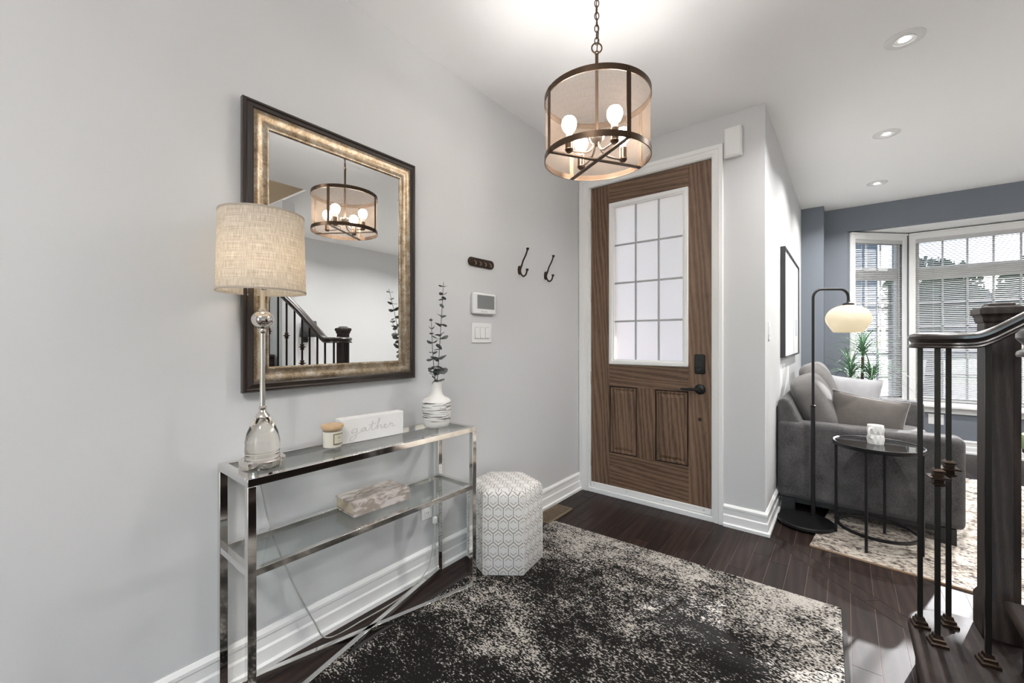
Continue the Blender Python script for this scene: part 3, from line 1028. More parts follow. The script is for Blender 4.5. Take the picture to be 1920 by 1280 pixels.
# the word, written as one raised script stroke on the front face
def bez(seq, s_=.0, n=8):
    return spline(seq, n)
strokes = [
    # g
    [(1.25, 1.55), (.75, 1.7), (.35, 1.35), (.30, .85), (.7, .65), (1.15, 1.0), (1.3, 1.55), (1.2, .6), (.95, -.5), (.45, -1.15), (.0, -1.05), (.1, -.45), (.8, .1), (1.6, .55), (1.9, .75)],
    # a
    [(1.9, .75), (2.5, 1.5), (2.95, 1.55), (2.55, 1.7), (2.1, 1.25), (2.15, .8), (2.6, .75), (3.0, 1.5), (2.98, .85), (3.3, .72), (3.6, 1.0)],
    # t
    [(3.6, 1.0), (4.1, 2.1), (4.35, 2.9), (4.15, 1.6), (4.15, .85), (4.5, .72), (4.8, .95)],
    [(3.5, 2.0), (4.2, 2.12), (5.0, 2.25)],
    # h
    [(4.8, .95), (5.5, 2.2), (5.85, 3.2), (5.6, 3.35), (5.4, 2.3), (5.25, .7), (5.55, 1.45), (6.0, 1.6), (6.05, 1.1), (6.15, .72), (6.5, .85)],
    # e
    [(6.5, .85), (7.0, 1.25), (7.05, 1.6), (6.75, 1.55), (6.7, .95), (7.1, .68), (7.6, .95)],
    # r
    [(7.6, .95), (7.95, 1.75), (8.1, 1.45), (8.45, 1.55), (8.4, 1.0), (8.6, .72), (9.1, 1.0)],
]
for st_ in strokes:
    pts = [(.0252, -.105 + p.x * .0232, .030 + p.y * .0170) for p in spline([(a, b, 0) for a, b in st_], 7)]
    MB().tube(pts, .0019, 6).build('letter_stroke', 'sign_script', sg)

va = thing('vase', 'white bottle vase with black brush strokes holding eucalyptus', 'vase', (-1.590, 1.385, ZT + .0004))
MB().lathe([(0, 0), (.052, 0), (.060, .004), (.063, .018), (.0690, .034), (.0705, .060), (.0705, .118), (.0690, .130), (.060, .139), (.040, .147), (.030, .160), (.0255, .180), (.0255, .198), (.031, .222), (.029, .2235), (.0225, .200), (.0225, .17), (.02, .165), (0, .165)], n=44).build('body', 'vase_strokes', va, sharp=60)

def leaf_mesh():
    m = MB()
    N = 8
    vs = [(0, 0, 0)]
    for i in range(N):
        a = 2 * pi * i / N
        vs.append((.5 + .5 * cos(a), .42 * sin(a), .07 * cos(a * 2) * (1 if abs(sin(a)) > .3 else .3)))
    vs.append((.5, 0, -.05))
    fs = [(N + 1, i, i % N + 1) for i in range(1, N + 1)]
    m.add(vs[1:], [tuple(j - 1 for j in f) for f in fs])
    return m
def sprig(label, base, tip, bend, n, big, seed):
    rnd = random.Random(seed)
    r = thing('eucalyptus_sprig', label, 'sprig', base, 0, 'eucalyptus sprigs in the vase')
    tip = Vector(tip) - Vector(base)
    pts = spline([(0, 0, 0), tip * .35 + Vector(bend), tip * .7 + Vector(bend) * .8, tip], 8)
    MB().tube(pts, [.0022 - .0012 * i / len(pts) for i in range(len(pts))], 6).build('stem', 'leaf_eucalyptus', r)
    first = None
    for k in range(n):
        t = .10 + .88 * k / (n - 1)
        p = pts[min(len(pts) - 1, int(t * (len(pts) - 1)))]
        size = big * (1.0 - .72 * max(0, t - .15)) * rnd.uniform(.85, 1.1)
        a0 = rnd.uniform(0, pi)
        for s2 in (0, pi):
            rot = (rnd.uniform(-.7, .7), rnd.uniform(-.65, .15), a0 + s2 + rnd.uniform(-.3, .3))
            if first is None:
                first = leaf_mesh().build('leaf', 'leaf_eucalyptus', r, solid=.02)
                first.location, first.rotation_euler, first.scale = p, rot, (size,) * 3
            else:
                copy_part(first, r, p, rot, (size,) * 3)
sprig('tall eucalyptus sprig reaching highest above the vase', (-1.588, 1.383, .985), (-1.505, 1.355, 1.515), (-.012, .012, 0), 13, .058, 3)
sprig('short eucalyptus sprig leaning toward the mirror', (-1.594, 1.388, .985), (-1.565, 1.330, 1.345), (-.012, .004, 0), 9, .044, 5)

bk = thing('hardcover_book', 'thick feather-patterned hardcover book on the lower glass shelf', 'book', (-1.612, 1.045, .5242), radians(-2))
MB().box(-.074, .068, -.130, .130, .0045, .0485).build('page_block', 'pages', bk, bevel=.002)
MB().box(-.078, .077, -.134, .134, 0, .0044).build('cover_board', 'feather_print', bk, bevel=.001)
MB().box(-.078, .077, -.134, .134, .0486, .053).build('cover_board', 'feather_print', bk, bevel=.001)
MB().box(.0685, .077, -.134, .134, .0045, .0485).build('spine', 'feather_print', bk, bevel=.001)

cdp = thing('lamp_cord', 'thin clear lamp cord trailing down the wall behind the console', 'cord', (-1.70, .62, 0))
MB().tube([(x + 1.70, y - .62, z) for x, y, z in spline([(-1.640, .585, .800), (-1.705, .62, .74), (-1.712, .665, .52), (-1.703, .735, .30), (-1.680, .815, .10), (-1.672, .870, .006), (-1.66, 1.02, .004), (-1.668, 1.25, .004), (-1.685, 1.40, .05), (-1.696, 1.452, .16), (-1.699, 1.462, .275)], 10)], .0028, 6).build('cable', 'cord_clear', cdp)
MB().box(.000, .018, 1.4510 - .62, 1.4730 - .62, .270, .305).build('plug', 'plastic_white', cdp, bevel=.004)

# ------------------------------------------------------------------ wall mirror
mr = thing('wall_mirror', 'large rectangular mirror in antique gold and dark wood frame', 'mirror', (-1.7165, .955, 1.585), radians(1.0))
mw_, mh = .782, 1.078
def ring_frame(name, mat, prof, w, h, parent, **kw):
    """prof: (inset from outer edge, height off the wall); mitred corners in the yz plane"""
    m = MB()
    vs, fs = [], []
    n = len(prof)
    for cy, cz in ((-1, -1), (1, -1), (1, 1), (-1, 1)):
        for d, t in prof:
            vs.append((t, cy * (w / 2 - d), cz * (h / 2 - d)))
    for c in range(4):
        for k in range(n):
            a, b = c * n + k, c * n + (k + 1) % n
            e, f = ((c + 1) % 4) * n + k, ((c + 1) % 4) * n + (k + 1) % n
            fs.append((a, b, f, e))
    return m.add(vs, fs).build(name, mat, parent, **kw)
ring_frame('outer_frame', 'frame_dark', [(0, -.004), (0, .014), (.004, .020), (.010, .020), (.015, .016), (.030, .0215), (.036, .018), (.036, -.004)], mw_, mh, mr, sharp=25)
ring_frame('gold_frame', 'frame_gold', [(.035, .0), (.035, .019), (.040, .0215), (.048, .020), (.058, .013), (.070, .010), (.080, .013), (.088, .012), (.092, .006), (.092, .0)], mw_, mh, mr, sharp=50)
MB().box(.0005, .0035, -mw_ / 2 + .0915, mw_ / 2 - .0915, -mh / 2 + .0915, mh / 2 - .0915).build('mirror_pane', 'mirror_glass', mr)

# ------------------------------------------------------------------ wall devices on the hall wall
kr = thing('key_rack', 'small dark bar of key hooks on the hall wall', 'key rack', (XL, 1.856, 1.704))
m = MB()
m.extrude([(-.11 + .022 + .024 * cos(a) if a > pi / 2 and a < 3 * pi / 2 else .11 - .022 + .024 * cos(a), .026 * sin(a)) for a in [pi * 2 * i / 24 for i in range(24)]], .0002, .012, 'yz')
m.build('plate', 'iron_bronze', kr, bevel=.003)
for k in range(4):
    y = -.066 + k * .044
    MB().tube(spline([(.011, y, .006), (.022, y, -.002), (.026, y, -.012), (.020, y, -.018), (.015, y, -.012)], 5), .0032, 6).build('hook', 'brushed_nickel', kr)
def coat_hook(y, z, label):
    r = thing('coat_hook', label, 'hook', (XL, y, z), 0, 'coat hooks')
    MB().lathe([(0, 0), (.018, 0), (.018, .004), (.012, .008), (0, .009)], (0.0002, 0, 0), 20, Matrix.Rotation(radians(90), 3, 'Y') @ Matrix.Scale(1.7, 3, (1, 0, 0))).build('plate', 'iron_bronze', r)
    MB().tube(spline([(.006, 0, .0), (.020, 0, .028), (.034, 0, .062), (.056, 0, .098), (.070, 0, .132)], 6), [.0065] * 8 + [.0055] * 17, 8).build('upper_arm', 'iron_bronze', r)
    MB().tube(spline([(.006, 0, -.004), (.018, 0, -.030), (.036, 0, -.044), (.056, 0, -.034), (.066, 0, -.008)], 6), .0058, 8).build('lower_arm', 'iron_bronze', r)
    for nm, p in (('knob', (.071, 0, .136)), ('knob', (.067, 0, -.004))):
        MB().lathe([(0, -.010), (.007, -.008), (.011, .002), (.009, .007), (0, .009)], p, 14).build(nm, 'iron_bronze', r)
coat_hook(2.240, 1.712, 'black double coat hook nearer the mirror')
coat_hook(2.555, 1.712, 'black double coat hook nearer the front door')

ap = thing('alarm_panel', 'white alarm keypad with grey screen on the hall wall', 'keypad', (XL, 1.870, 1.456))
MB().box(.0003, .026, -.100, .100, -.062, .064).build('case', 'plastic_white', ap, bevel=.008, seg=3)
MB().box(.0255, .0275, -.070, .082, -.030, .052).build('screen', 'lcd_grey', ap, bevel=.001)
for k, y in enumerate((-.030, -.012, .010)):
    MB().box(.0255, .0272, y - .004, y + .004, -.049, -.043).build('button', 'plastic_grey', ap)
sp_ = thing('switch_plate', 'white triple rocker switch plate below the alarm keypad', 'light switch', (XL, 1.862, 1.281))
MB().box(.0003, .006, -.088, .088, -.060, .060).build('plate', 'plastic_white', sp_, bevel=.003)
for k in range(3):
    y = -.046 + k * .046
    MB().box(.0055, .0075, y - .0175, y + .0175, -.034, .034).build('rocker_frame', 'plastic_grey', sp_)
    MB().add([(.006, y - .016, -.032), (.006, y + .016, -.032), (.006, y + .016, .032), (.006, y - .016, .032), (.0125, y - .016, -.032), (.0125, y + .016, -.032), (.0085, y + .016, .032), (.0085, y - .016, .032)],
             [(0, 1, 2, 3), (4, 5, 6, 7), (0, 1, 5, 4), (1, 2, 6, 5), (2, 3, 7, 6), (3, 0, 4, 7)]).build('rocker', 'plastic_white', sp_, bevel=.001)
def outlet(loc, rz, label, hw=.037):
    r = thing('wall_outlet', label, 'outlet', loc, rz)
    MB().box(.0003, .006, -hw, hw, -.058, .058).build('plate', 'plastic_white', r, bevel=.003)
    for z in (-.024, .024):
        s2 = MB().box(.0055, .008, -.017, .017, z - .014, z + .014).build('socket', 'plastic_white', r, bevel=.004)
        for y in (-.006, .006):
            MB().box(.0079, .0084, y - .0012, y + .0012, z - .005, z + .005).build('slot', 'rubber_black', s2)
outlet((XL, 1.437, .350), 0, 'white wall outlet behind the console table')
outlet((.800, 6.633, .345), radians(-90), 'white double wall outlet below the bay window blind', .062)
sn = thing('door_chime', 'white chime box high beside the door casing', 'chime', (-.573, YD, 2.44))
MB().box(-.052, .052, -.045, -.0003, 0, .195).build('case', 'plastic_white', sn, bevel=.006)
MB().box(-.046, .046, -.050, -.044, .010, .186).build('cover', 'plastic_white', sn, bevel=.004)
ws_ = thing('dimmer_switch', 'white light switch at the edge of the living room wall', 'light switch', (XP, 3.235, 1.300))
MB().box(.0003, .006, -.037, .037, -.060, .060).build('plate', 'plastic_white', ws_, bevel=.003)
MB().box(.0055, .0105, -.016, .016, -.033, .033).build('rocker', 'plastic_white', ws_, bevel=.002)

# ------------------------------------------------------------------ hexagon ottoman
ot = thing('ottoman', 'white hexagonal ottoman printed with fine grey hexagon lines', 'ottoman', (-1.503, 1.812, .0085), radians(-22.5))
def hexring(r, z):
    return [(r * cos(radians(60 * k)), r * sin(radians(60 * k)), z) for k in range(6)]
levels = [(.206, 0), (.212, .012), (.212, .395), (.207, .418), (.194, .432), (.150, .440), (.08, .443), (.0, .444)]
m = MB()
def hp(k, r, z, f, nseg):
    a, b = Vector(hexring(r, z)[k]), Vector(hexring(r, z)[(k + 1) % 6])
    return a.lerp(b, f / nseg)
for li in range(len(levels) - 1):
    (r0, z0), (r1, z1) = levels[li], levels[li + 1]
    for k in range(6):
        for f in range(4):
            p = [hp(k, r0, z0, f, 4), hp(k, r0, z0, f + 1, 4), hp(k, r1, z1, f + 1, 4), hp(k, r1, z1, f, 4)]
            if li < 4:
                u0, u1 = k * .212 + .212 * f / 4, k * .212 + .212 * (f + 1) / 4
                uvq = [(u0, z0), (u1, z0), (u1, z1), (u0, z1)]
            else:
                uvq = [(q.x, q.y) for q in p]
            m.add(p, [(0, 1, 2, 3)] if r1 > 0 else [(0, 1, 2)], [uvq if r1 > 0 else uvq[:3]])
m.build('upholstery', 'hexagon_print', ot, sharp=70)
for k in range(6):
    a = hexring(.2125, 0)[k]
    MB().tube([(a[0], a[1], .006), (a[0], a[1], .395), (a[0] * .975, a[1] * .975, .420)], .0022, 6).build('piping', 'ceramic_white', ot)
MB().extrude([(x, y) for x, y, z in hexring(.195, 0)], -.0003, .004, 'xy').build('base_board', 'rubber_black', ot)

# ------------------------------------------------------------------ floor register
fv = thing('floor_register', 'tan slotted floor register beside the ottoman', 'floor vent', (-1.617, 2.485, 0.0003))
MB().box(-.066, .066, -.155, .155, 0, .003).build('pan', 'vent_dark', fv)
MB().wall([-.070, -.056, .056, .070], [-.160, -.144, .144, .160], {(1, 1)}, .0, .011, swap='z').build('frame', 'vent_brass', fv, bevel=.002)
for i in range(-4, 5):
    MB().box(i * .0124 - .0022, i * .0124 + .0022, -.145, .145, .003, .0095).build('slat', 'vent_brass', fv)
for j in range(-6, 7):
    MB().box(-.057, .057, j * .0222 - .003, j * .0222 + .003, .0028, .0090).build('cross_slat', 'vent_brass', fv)

# ------------------------------------------------------------------ pendant
CX, CY, ZB, ZU, RD = -.787, 1.535, 1.968, 2.222, .210
pe = thing('pendant_lamp', 'bronze drum pendant with sheer mesh shade and four bulbs', 'pendant', (CX, CY, ZB))
A0 = radians(-31)
h_ = ZU - ZB
def band(z0, z1, nm):
    return MB().lathe([(RD - .0012, z0), (RD + .0022, z0), (RD + .0022, z1), (RD - .0012, z1), (RD - .0012, z0)], n=96, caps=False).build(nm, 'bronze', pe)
band(-.003, .020, 'ring_band')
band(h_ - .020, h_ + .003, 'ring_band')
MB().lathe([(RD - .003, .002), (RD - .003, h_ - .002)], n=96, caps=False).build('mesh_shade', 'sheer_shade', pe)
for k in range(4):
    a = A0 + k * pi / 2
    c_, s_ = cos(a), sin(a)
    st_ = MB().bar((c_ * (RD + .0035), s_ * (RD + .0035), .0), (c_ * (RD + .0035), s_ * (RD + .0035), h_), .003, .018, up=(-s_, c_, 0)).build('strap', 'bronze', pe)
    for z in (.009, h_ - .009):
        MB().lathe([(0, 0), (.0045, 0), (.003, .003), (0, .0035)], (c_ * (RD + .005), s_ * (RD + .005), z), 10, Matrix.Rotation(a, 3, 'Z') @ Matrix.Rotation(radians(90), 3, 'Y')).build('rivet', 'bronze', st_)
    # arm, socket and bulb
    q = .126
    am = MB().tube(spline([(c_ * .012, s_ * .012, .085), (c_ * .018, s_ * .018, .050), (c_ * .045, s_ * .045, .026), (c_ * .090, s_ * .090, .021), (c_ * q, s_ * q, .021)], 6), .0042, 8).build('arm', 'brushed_nickel', pe)
    MB().lathe([(0, .012), (.010, .013), (.016, .020), (.017, .024), (.0155, .026), (.0155, .070), (0, .070)], (c_ * q, s_ * q, 0), 20).build('socket', 'bronze', am)
    MB().lathe([(0, .0695), (.0125, .0695), (.0125, .082), (.0155, .092), (0, .0921)], (c_ * q, s_ * q, 0), 20).build('bulb_neck', 'ceramic_white', am)
    MB().lathe([(.0155, .0922), (.022, .101), (.0275, .113), (.0295, .125), (.0275, .138), (.020, .149), (.010, .1545), (0, .156)], (c_ * q, s_ * q, 0), 24).build('bulb', 'bulb_glow', am)
for k in range(2):
    a = A0 + k * pi / 2
    MB().bar((-cos(a) * (RD - .001), -sin(a) * (RD - .001), -.0015 + k * .0032), (cos(a) * (RD - .001), sin(a) * (RD - .001), -.0015 + k * .0032), .017, .0045).build('cross_bar', 'bronze', pe)
MB().lathe([(0, .060), (.010, .060), (.024, .078), (.030, .090), (.030, .096), (.010, .102), (0, .102)], n=28).build('hub', 'brushed_nickel', pe)
MB().lathe([(0, .100), (.0065, .100), (.0065, .432), (.009, .434), (.009, .440), (0, .442)], n=20).build('stem', 'bronze', pe)
def torus(m, c, R, r, rot, sx=1, n=20, k=8):
    pts = []
    for i in range(n):
        a = 2 * pi * i / n
        p = rot @ Vector((R * cos(a) * sx, 0, R * sin(a)))
        pts.append(p + Vector(c))
    return m.tube(pts, r, k, closed=True)
rot = Matrix.Rotation(radians(-40), 3, 'Z')
torus(MB(), (0, 0, .456), .0205, .0030, Matrix.Rotation(radians(38), 3, 'Z'), n=24).build('loop', 'bronze', pe)
z = .484
i = 0
while z < ZC - ZB - .02:
    torus(MB(), (0, 0, z), .0155, .0022, Matrix.Rotation(radians(38 + 90 * (i % 2)), 3, 'Z'), .55, 16, 6).build('chain_link', 'bronze', pe)
    z += .0255
    i += 1
MB().tube(spline([(0, 0, .445), (.006, .002, .52), (-.005, .003, .60), (.004, -.004, .68), (0, 0, ZC - ZB - .02)], 8), .0022, 6).build('supply_wire', 'bronze', pe)
MB().lathe([(0, ZC - ZB - .0305), (.010, ZC - ZB - .030), (.050, ZC - ZB - .022), (.060, ZC - ZB - .010), (.060, ZC - ZB - .0003), (0, ZC - ZB - .0003)], n=36).build('canopy', 'bronze', pe)

# ------------------------------------------------------------------ recessed ceiling lights
def downlight(x, y, label, watt=9, z=None):
    r = thing('recessed_light', label, 'ceiling light', (x, y, ZC if z is None else z), 0, 'recessed ceiling lights')
    MB().lathe([(.040, -.0003), (.078, -.0003), (.078, -.004), (.074, -.007), (.046, -.008), (.040, -.004), (.040, -.0003)], n=40, caps=False).build('trim_ring', 'plastic_white', r)
    MB().lathe([(.0425, -.0055), (.0445, -.0088), (.0455, -.0055)], n=40, caps=False).build('seam_ring', 'plastic_grey', r)
    MB().lathe([(0, -.0030), (.022, -.0030), (.040, -.0055), (.0405, -.0005), (0, -.0004)], n=32).build('baffle', 'plastic_white', r)
    MB().lathe([(0, -.0052), (.020, -.0052), (.021, -.0030), (0, -.0029)], n=24).build('lens', 'led_glow', r)
    l = bpy.data.lights.new('recessed_light_beam', 'AREA')
    l.shape = 'DISK'
    l.size = .06
    l.energy = watt
    l.color = (1, .985, .965)
    l.spread = radians(145)
    o = bpy.data.objects.new('recessed_light_beam', l)
    COL.objects.link(o)
    o.parent = r
    o.location = (0, 0, -.012)
WATT = 8
downlight(.233, 2.853, 'recessed ceiling light nearest the camera', WATT)
downlight(.237, 4.080, 'recessed ceiling light in the middle of the row', WATT)
downlight(.242, 5.315, 'recessed ceiling light nearest the bay window', WATT)
for x, y, w_ in ((1.75, 2.853, 'nearest the stairs'), (1.75, 4.08, 'in the middle'), (1.75, 5.315, 'nearest the bay')):
    downlight(x, y, 'unseen recessed light added in the right living room row, ' + w_, 5.5)  # unseen row, guessed in as extra light for the living room
for x, y, w_ in ((-.05, -.45, 'behind the rug by the hall wall'), (.95, -.45, 'behind the rug by the stairs'), (-.05, -2.0, 'left of the patio door'), (.95, -2.0, 'in front of the patio door')):
    downlight(x, y, 'unseen fill downlight added over the back hall ' + w_, 3)  # unseen downlights added as fill behind the camera
downlight(1.6, 1.5, 'unseen downlight added to light the stairwell', 12, 5.2)  # unseen lamp added to brighten the stairwell walls in the mirror

fm = thing('fill_ceiling_light', 'unseen flush ceiling light added to fill the back hall', 'ceiling light', (-.15, -.85, ZC))  # unseen lamp added to brighten ceiling and upper hall walls
MB().lathe([(0, -.0003), (.10, -.0003), (.10, -.022), (.09, -.028), (0, -.028)], n=40).build('mount_plate', 'brushed_nickel', fm)
MB().lathe([(.09, -.0285), (.150, -.060), (.165, -.095), (.150, -.130), (.10, -.155), (.04, -.166), (0, -.168)], n=40, caps=False).build('fill_bowl', 'hall_fill_glow', fm)

# ------------------------------------------------------------------ staircase
st = thing('staircase', 'dark stained staircase with iron balusters and square newel post', 'staircase', (.30, 1.9, 0))
def B(name, m, mat, parent=None, **kw):
    if parent is None:
        return m.build(name, mat, st, world=True, **kw)
    l = st.location
    m.v = [(x - l.x, y - l.y, z - l.z) for x, y, z in m.v]
    return m.build(name, mat, parent, **kw)
RISE, RUN, NX = .18, .232, .187
YN, YO = 1.02, 2.10
# starting step with a bullnose end
arc = [(.338 + .151 * cos(a), 2.18 + .151 * sin(a)) for a in [pi - i * pi / 2 / 10 for i in range(11)]]
poly = [(NX, .80)] + arc + [(.62, 2.331), (.66, 2.30), (.66, 2.16), (.46, 2.12), (.46, .80)]
B('tread', MB().prism(poly, RISE - .030, RISE), 'stair_wood_y', bevel=.010, seg=3)
arc2 = [(.338 + .130 * cos(a), 2.18 + .130 * sin(a)) for a in [pi - i * pi / 2 / 10 for i in range(11)]]
B('riser', MB().prism([(NX + .024, .82)] + arc2 + [(.62, 2.31), (.64, 2.29), (.64, 2.14), (.45, 2.10), (.45, .82)], 0.0005, RISE - .0305), 'stair_wood_y')
for k in range(1, 9):
    x0 = NX + RUN * k
    z1 = RISE * (k + 1)
    yo = YO - .05 * max(0, (k - 1) / 3) ** 1.5
    yo = max(yo, 2.0)
    B('tread', MB().box(x0, x0 + RUN + .03, YN - .03, yo + (.045 if x0 + RUN < 1.25 else -.0), z1 - .030, z1), 'stair_wood_y', bevel=.010, seg=3)
    B('riser', MB().box(x0 + .024, x0 + RUN + .023, YN, min(yo, 2.055), z1 - RISE + .0005 if k > 1 else RISE + .0005, z1 - .0305), 'stair_wood_y')
    if k > 1:
        B('stringer_block', MB().box(x0 + .05, x0 + RUN + .02, YN + .02, 2.045, 0.0005, z1 - RISE - .031), 'trim_white')
# newel post: square shaft, moulded cap, raised corner strips
nw = Matrix.Rotation(radians(3), 3, 'Z')
NC = (.431, 2.260)
def sq(prof, c, rot_deg=3, n=4):
    return MB().lathe([(r * sqrt(2), z) for r, z in prof], (c[0], c[1], 0), 4, None, radians(45 + rot_deg))
np_ = B('newel_post', sq([(0, RISE + .0005), (.052, RISE + .0005), (.052, RISE + .12), (.0435, RISE + .14), (.0435, 1.315), (0, 1.315)], NC), 'stair_wood_z', bevel=.003)
B('newel_cap', sq([(0, 1.300), (.046, 1.300), (.048, 1.305), (.050, 1.312), (.050, 1.318), (.053, 1.326), (.058, 1.332), (.058, 1.347), (.053, 1.356), (.034, 1.360), (.032, 1.368), (.020, 1.372), (0, 1.374)], NC), 'stair_wood_z', np_, bevel=.001)
for sx, sy, w_, d_ in ((-1, -1, 1, 0), (1, -1, 1, 0)):
    p = nw @ Vector((sx * .034, -.0443, 0))
    m = MB().box(-.008, .008, -.0018, .0018, RISE + .15, 1.28)
    m.v = [tuple((nw @ Vector((x, y, 0))) + p + Vector((NC[0], NC[1], z))) for x, y, z in m.v]
    B('panel_strip', m, 'stair_wood_z', np_)
# handrail: volute over the starting step, then up the flight
RPROF = [(-.0300, 0), (-.0315, .004), (-.0300, .009), (-.0225, .014), (-.0215, .019), (-.0265, .026), (-.0315, .033), (-.0310, .041), (-.0250, .048), (-.0130, .0525), (0, .054),
         (.0130, .0525), (.0250, .048), (.0310, .041), (.0315, .033), (.0265, .026), (.0215, .019), (.0225, .014), (.0300, .009), (.0315, .004), (.0300, 0)]
ZR = 1.210
VC = (.311, 2.132)
flight = [(.315, 2.034, 0), (.345, 2.032, .004), (.375, 2.030, .018), (.41, 2.027, .043), (.46, 2.022, .080), (.55, 2.010, .146), (.68, 1.995, .240), (.80, 1.978, .325), (.92, 1.955, .408), (1.04, 1.925, .490), (1.16, 1.885, .570), (1.27, 1.84, .645)]
vol = []
for i in range(20):
    a = radians(-90 - i * 11)
    rr = .098 - max(0, i - 18) * .0030
    vol.append((VC[0] + rr * cos(a), VC[1] + rr * sin(a), 0))
path = [(x, y, ZR + z) for x, y, z in vol[::-1][:-1]] + [(p.x, p.y, ZR + p.z) for p in spline(flight, 5)]
hr = B('handrail', MB().sweep(RPROF, path), 'stair_wood_x', sharp=30)
B('volute_eye', MB().lathe([(0, ZR), (.040, ZR), (.042, ZR + .010), (.036, ZR + .018), (.042, ZR + .036), (.036, ZR + .050), (.020, ZR + .056), (0, ZR + .058)], (*VC, 0), 28), 'stair_wood_x', hr)
# the near rail's volute, its rounded end just inside the frame
VC2 = (.364, 1.115)
vol2 = []
for i in range(38):
    a = radians(90 + i * 11)
    rr = .098 - max(0, i - 18) * .0030
    vol2.append((VC2[0] + rr * cos(a), VC2[1] + rr * sin(a), ZR))
path2 = vol2[::-1][:-1] + [(VC2[0] + .02, VC2[1] + .098, ZR), (VC2[0] + .10, VC2[1] + .096, ZR + .035), (VC2[0] + .5, VC2[1] + .07, ZR + .32), (VC2[0] + .9, VC2[1] + .03, ZR + .61)]
hr2 = B('handrail', MB().sweep(RPROF, path2), 'stair_wood_x', sharp=30)
# balusters
def baluster(x, y, z0, z1, knuckle=None):
    o = B('baluster', MB().bar((x, y, z0), (x, y, z1), .0145, .0145, up=(0, 1, 0)), 'iron', bevel=.001, seg=1)
    B('shoe', sq([(0, z0 + .0003), (.0230, z0 + .0003), (.0230, z0 + .009), (.0170, z0 + .012), (.0170, z0 + .021), (.0125, z0 + .024), (.0100, z0 + .036), (0, z0 + .036)], (x, y), 12), 'iron_bronze', o)
    for kz in knuckle or ():
        B('knuckle', sq([(0, kz - .030), (.010, kz - .030), (.017, kz - .024), (.017, kz - .020), (.012, kz - .017), (.013, kz - .008), (.026, kz - .003), (.026, kz + .003), (.013, kz + .008), (.012, kz + .017), (.017, kz + .020), (.017, kz + .024), (.010, kz + .030), (0, kz + .030)], (x, y), 12), 'iron_bronze', o)
def railz(x):
    for a, b in zip(flight, flight[1:]):
        if a[0] <= x <= b[0]:
            f = (x - a[0]) / (b[0] - a[0])
            return a[1] + (b[1] - a[1]) * f, ZR + a[2] + (b[2] - a[2]) * f
    return flight[-1][1], ZR + flight[-1][2]
baluster(.218, 2.152, RISE, ZR + .004)
baluster(.252, 2.058, RISE, ZR + .004, (.762,))
baluster(.301, 2.222, RISE, ZR + .004, (.762,))
baluster(.366, 2.036, RISE, ZR + .016)
xb, k = .475, 0
while xb < 1.24:
    yy, zz = railz(xb)
    step = int((xb - NX) / RUN)
    baluster(xb, yy, RISE * (step + 1), zz + .004, ((zz - .35,), (), (zz - .30, zz - .46), ())[k % 4])
    xb += .116
    k += 1
for x, y in ((VC2[0] + .09, VC2[1] - .03), (VC2[0] + .10, VC2[1] + .06)):
    baluster(x, y, RISE * (2 if x > NX + RUN else 1), ZR + .004)

# ------------------------------------------------------------------ living room rug
lr = thing('living_room_rug', 'cream shaggy rug with dark flecks under the sofa and side table', 'rug', (.965, 4.26, 0), radians(-6))
MB().box(-1.0, 1.0, -1.3, 1.1, .0005, .0120).build('pile', 'rug_flecked', lr, bevel=.005)
MB().box(-1.0, 1.0, -1.306, -1.2995, .0005, .0105).build('binding', 'rug_binding_tan', lr, bevel=.001)
ZRUG = .0123

# ------------------------------------------------------------------ sofa
sf = thing('sofa', 'charcoal grey fabric sofa with loose back cushions against the wall', 'sofa', (.085, 4.48, 0))
def F(name, m, mat='sofa_fabric', **kw):
    return m.build(name, mat, sf, world=True, **kw)
F('arm', MB().box(-.385, .560, 3.575, 3.745, .105, .652), bevel=.035, seg=4)
F('arm', MB().box(-.385, .560, 5.225, 5.425, .105, .675), bevel=.035, seg=4)
F('base', MB().box(-.370, .535, 3.70, 5.27, .105, .300), bevel=.012)
F('backrest', MB().extrude([(-.385, .11), (-.385, .790), (-.360, .815), (-.320, .805), (-.17, .48), (-.17, .11)], 3.60, 5.385, 'xz'), bevel=.02, seg=3)
for k, (ya, yb) in enumerate(((3.755, 4.48), (4.49, 5.215))):
    F('seat_cushion', MB().puff(.70, yb - ya, .18, 7, 8, (.200, (ya + yb) / 2, .385)), 'cushion_fabric')
def bcush(yc, zc, w_, tilt, hgt):
    rot = Matrix.Rotation(radians(-tilt), 3, 'Y')
    return F('back_cushion', MB().puff(.235, w_, hgt, 3.6, 10, (-.165, yc, zc), rot), 'cushion_fabric')
bcush(4.11, .715, .70, 24, .52)
bcush(4.83, .755, .70, 20, .56)
for x, y in ((-.33, 3.60), (.47, 3.60), (-.33, 5.37), (.47, 5.37)):
    F('leg', MB().prism([(x - .03, y - .02), (x + .05, y - .02), (x + .05, y + .03), (x - .03, y + .03)], ZRUG if x > 0 else .0003, .108), 'rubber_black')
F('skirt_board', MB().box(-.36, .50, 3.60, 5.36, .075, .106), 'rubber_black')

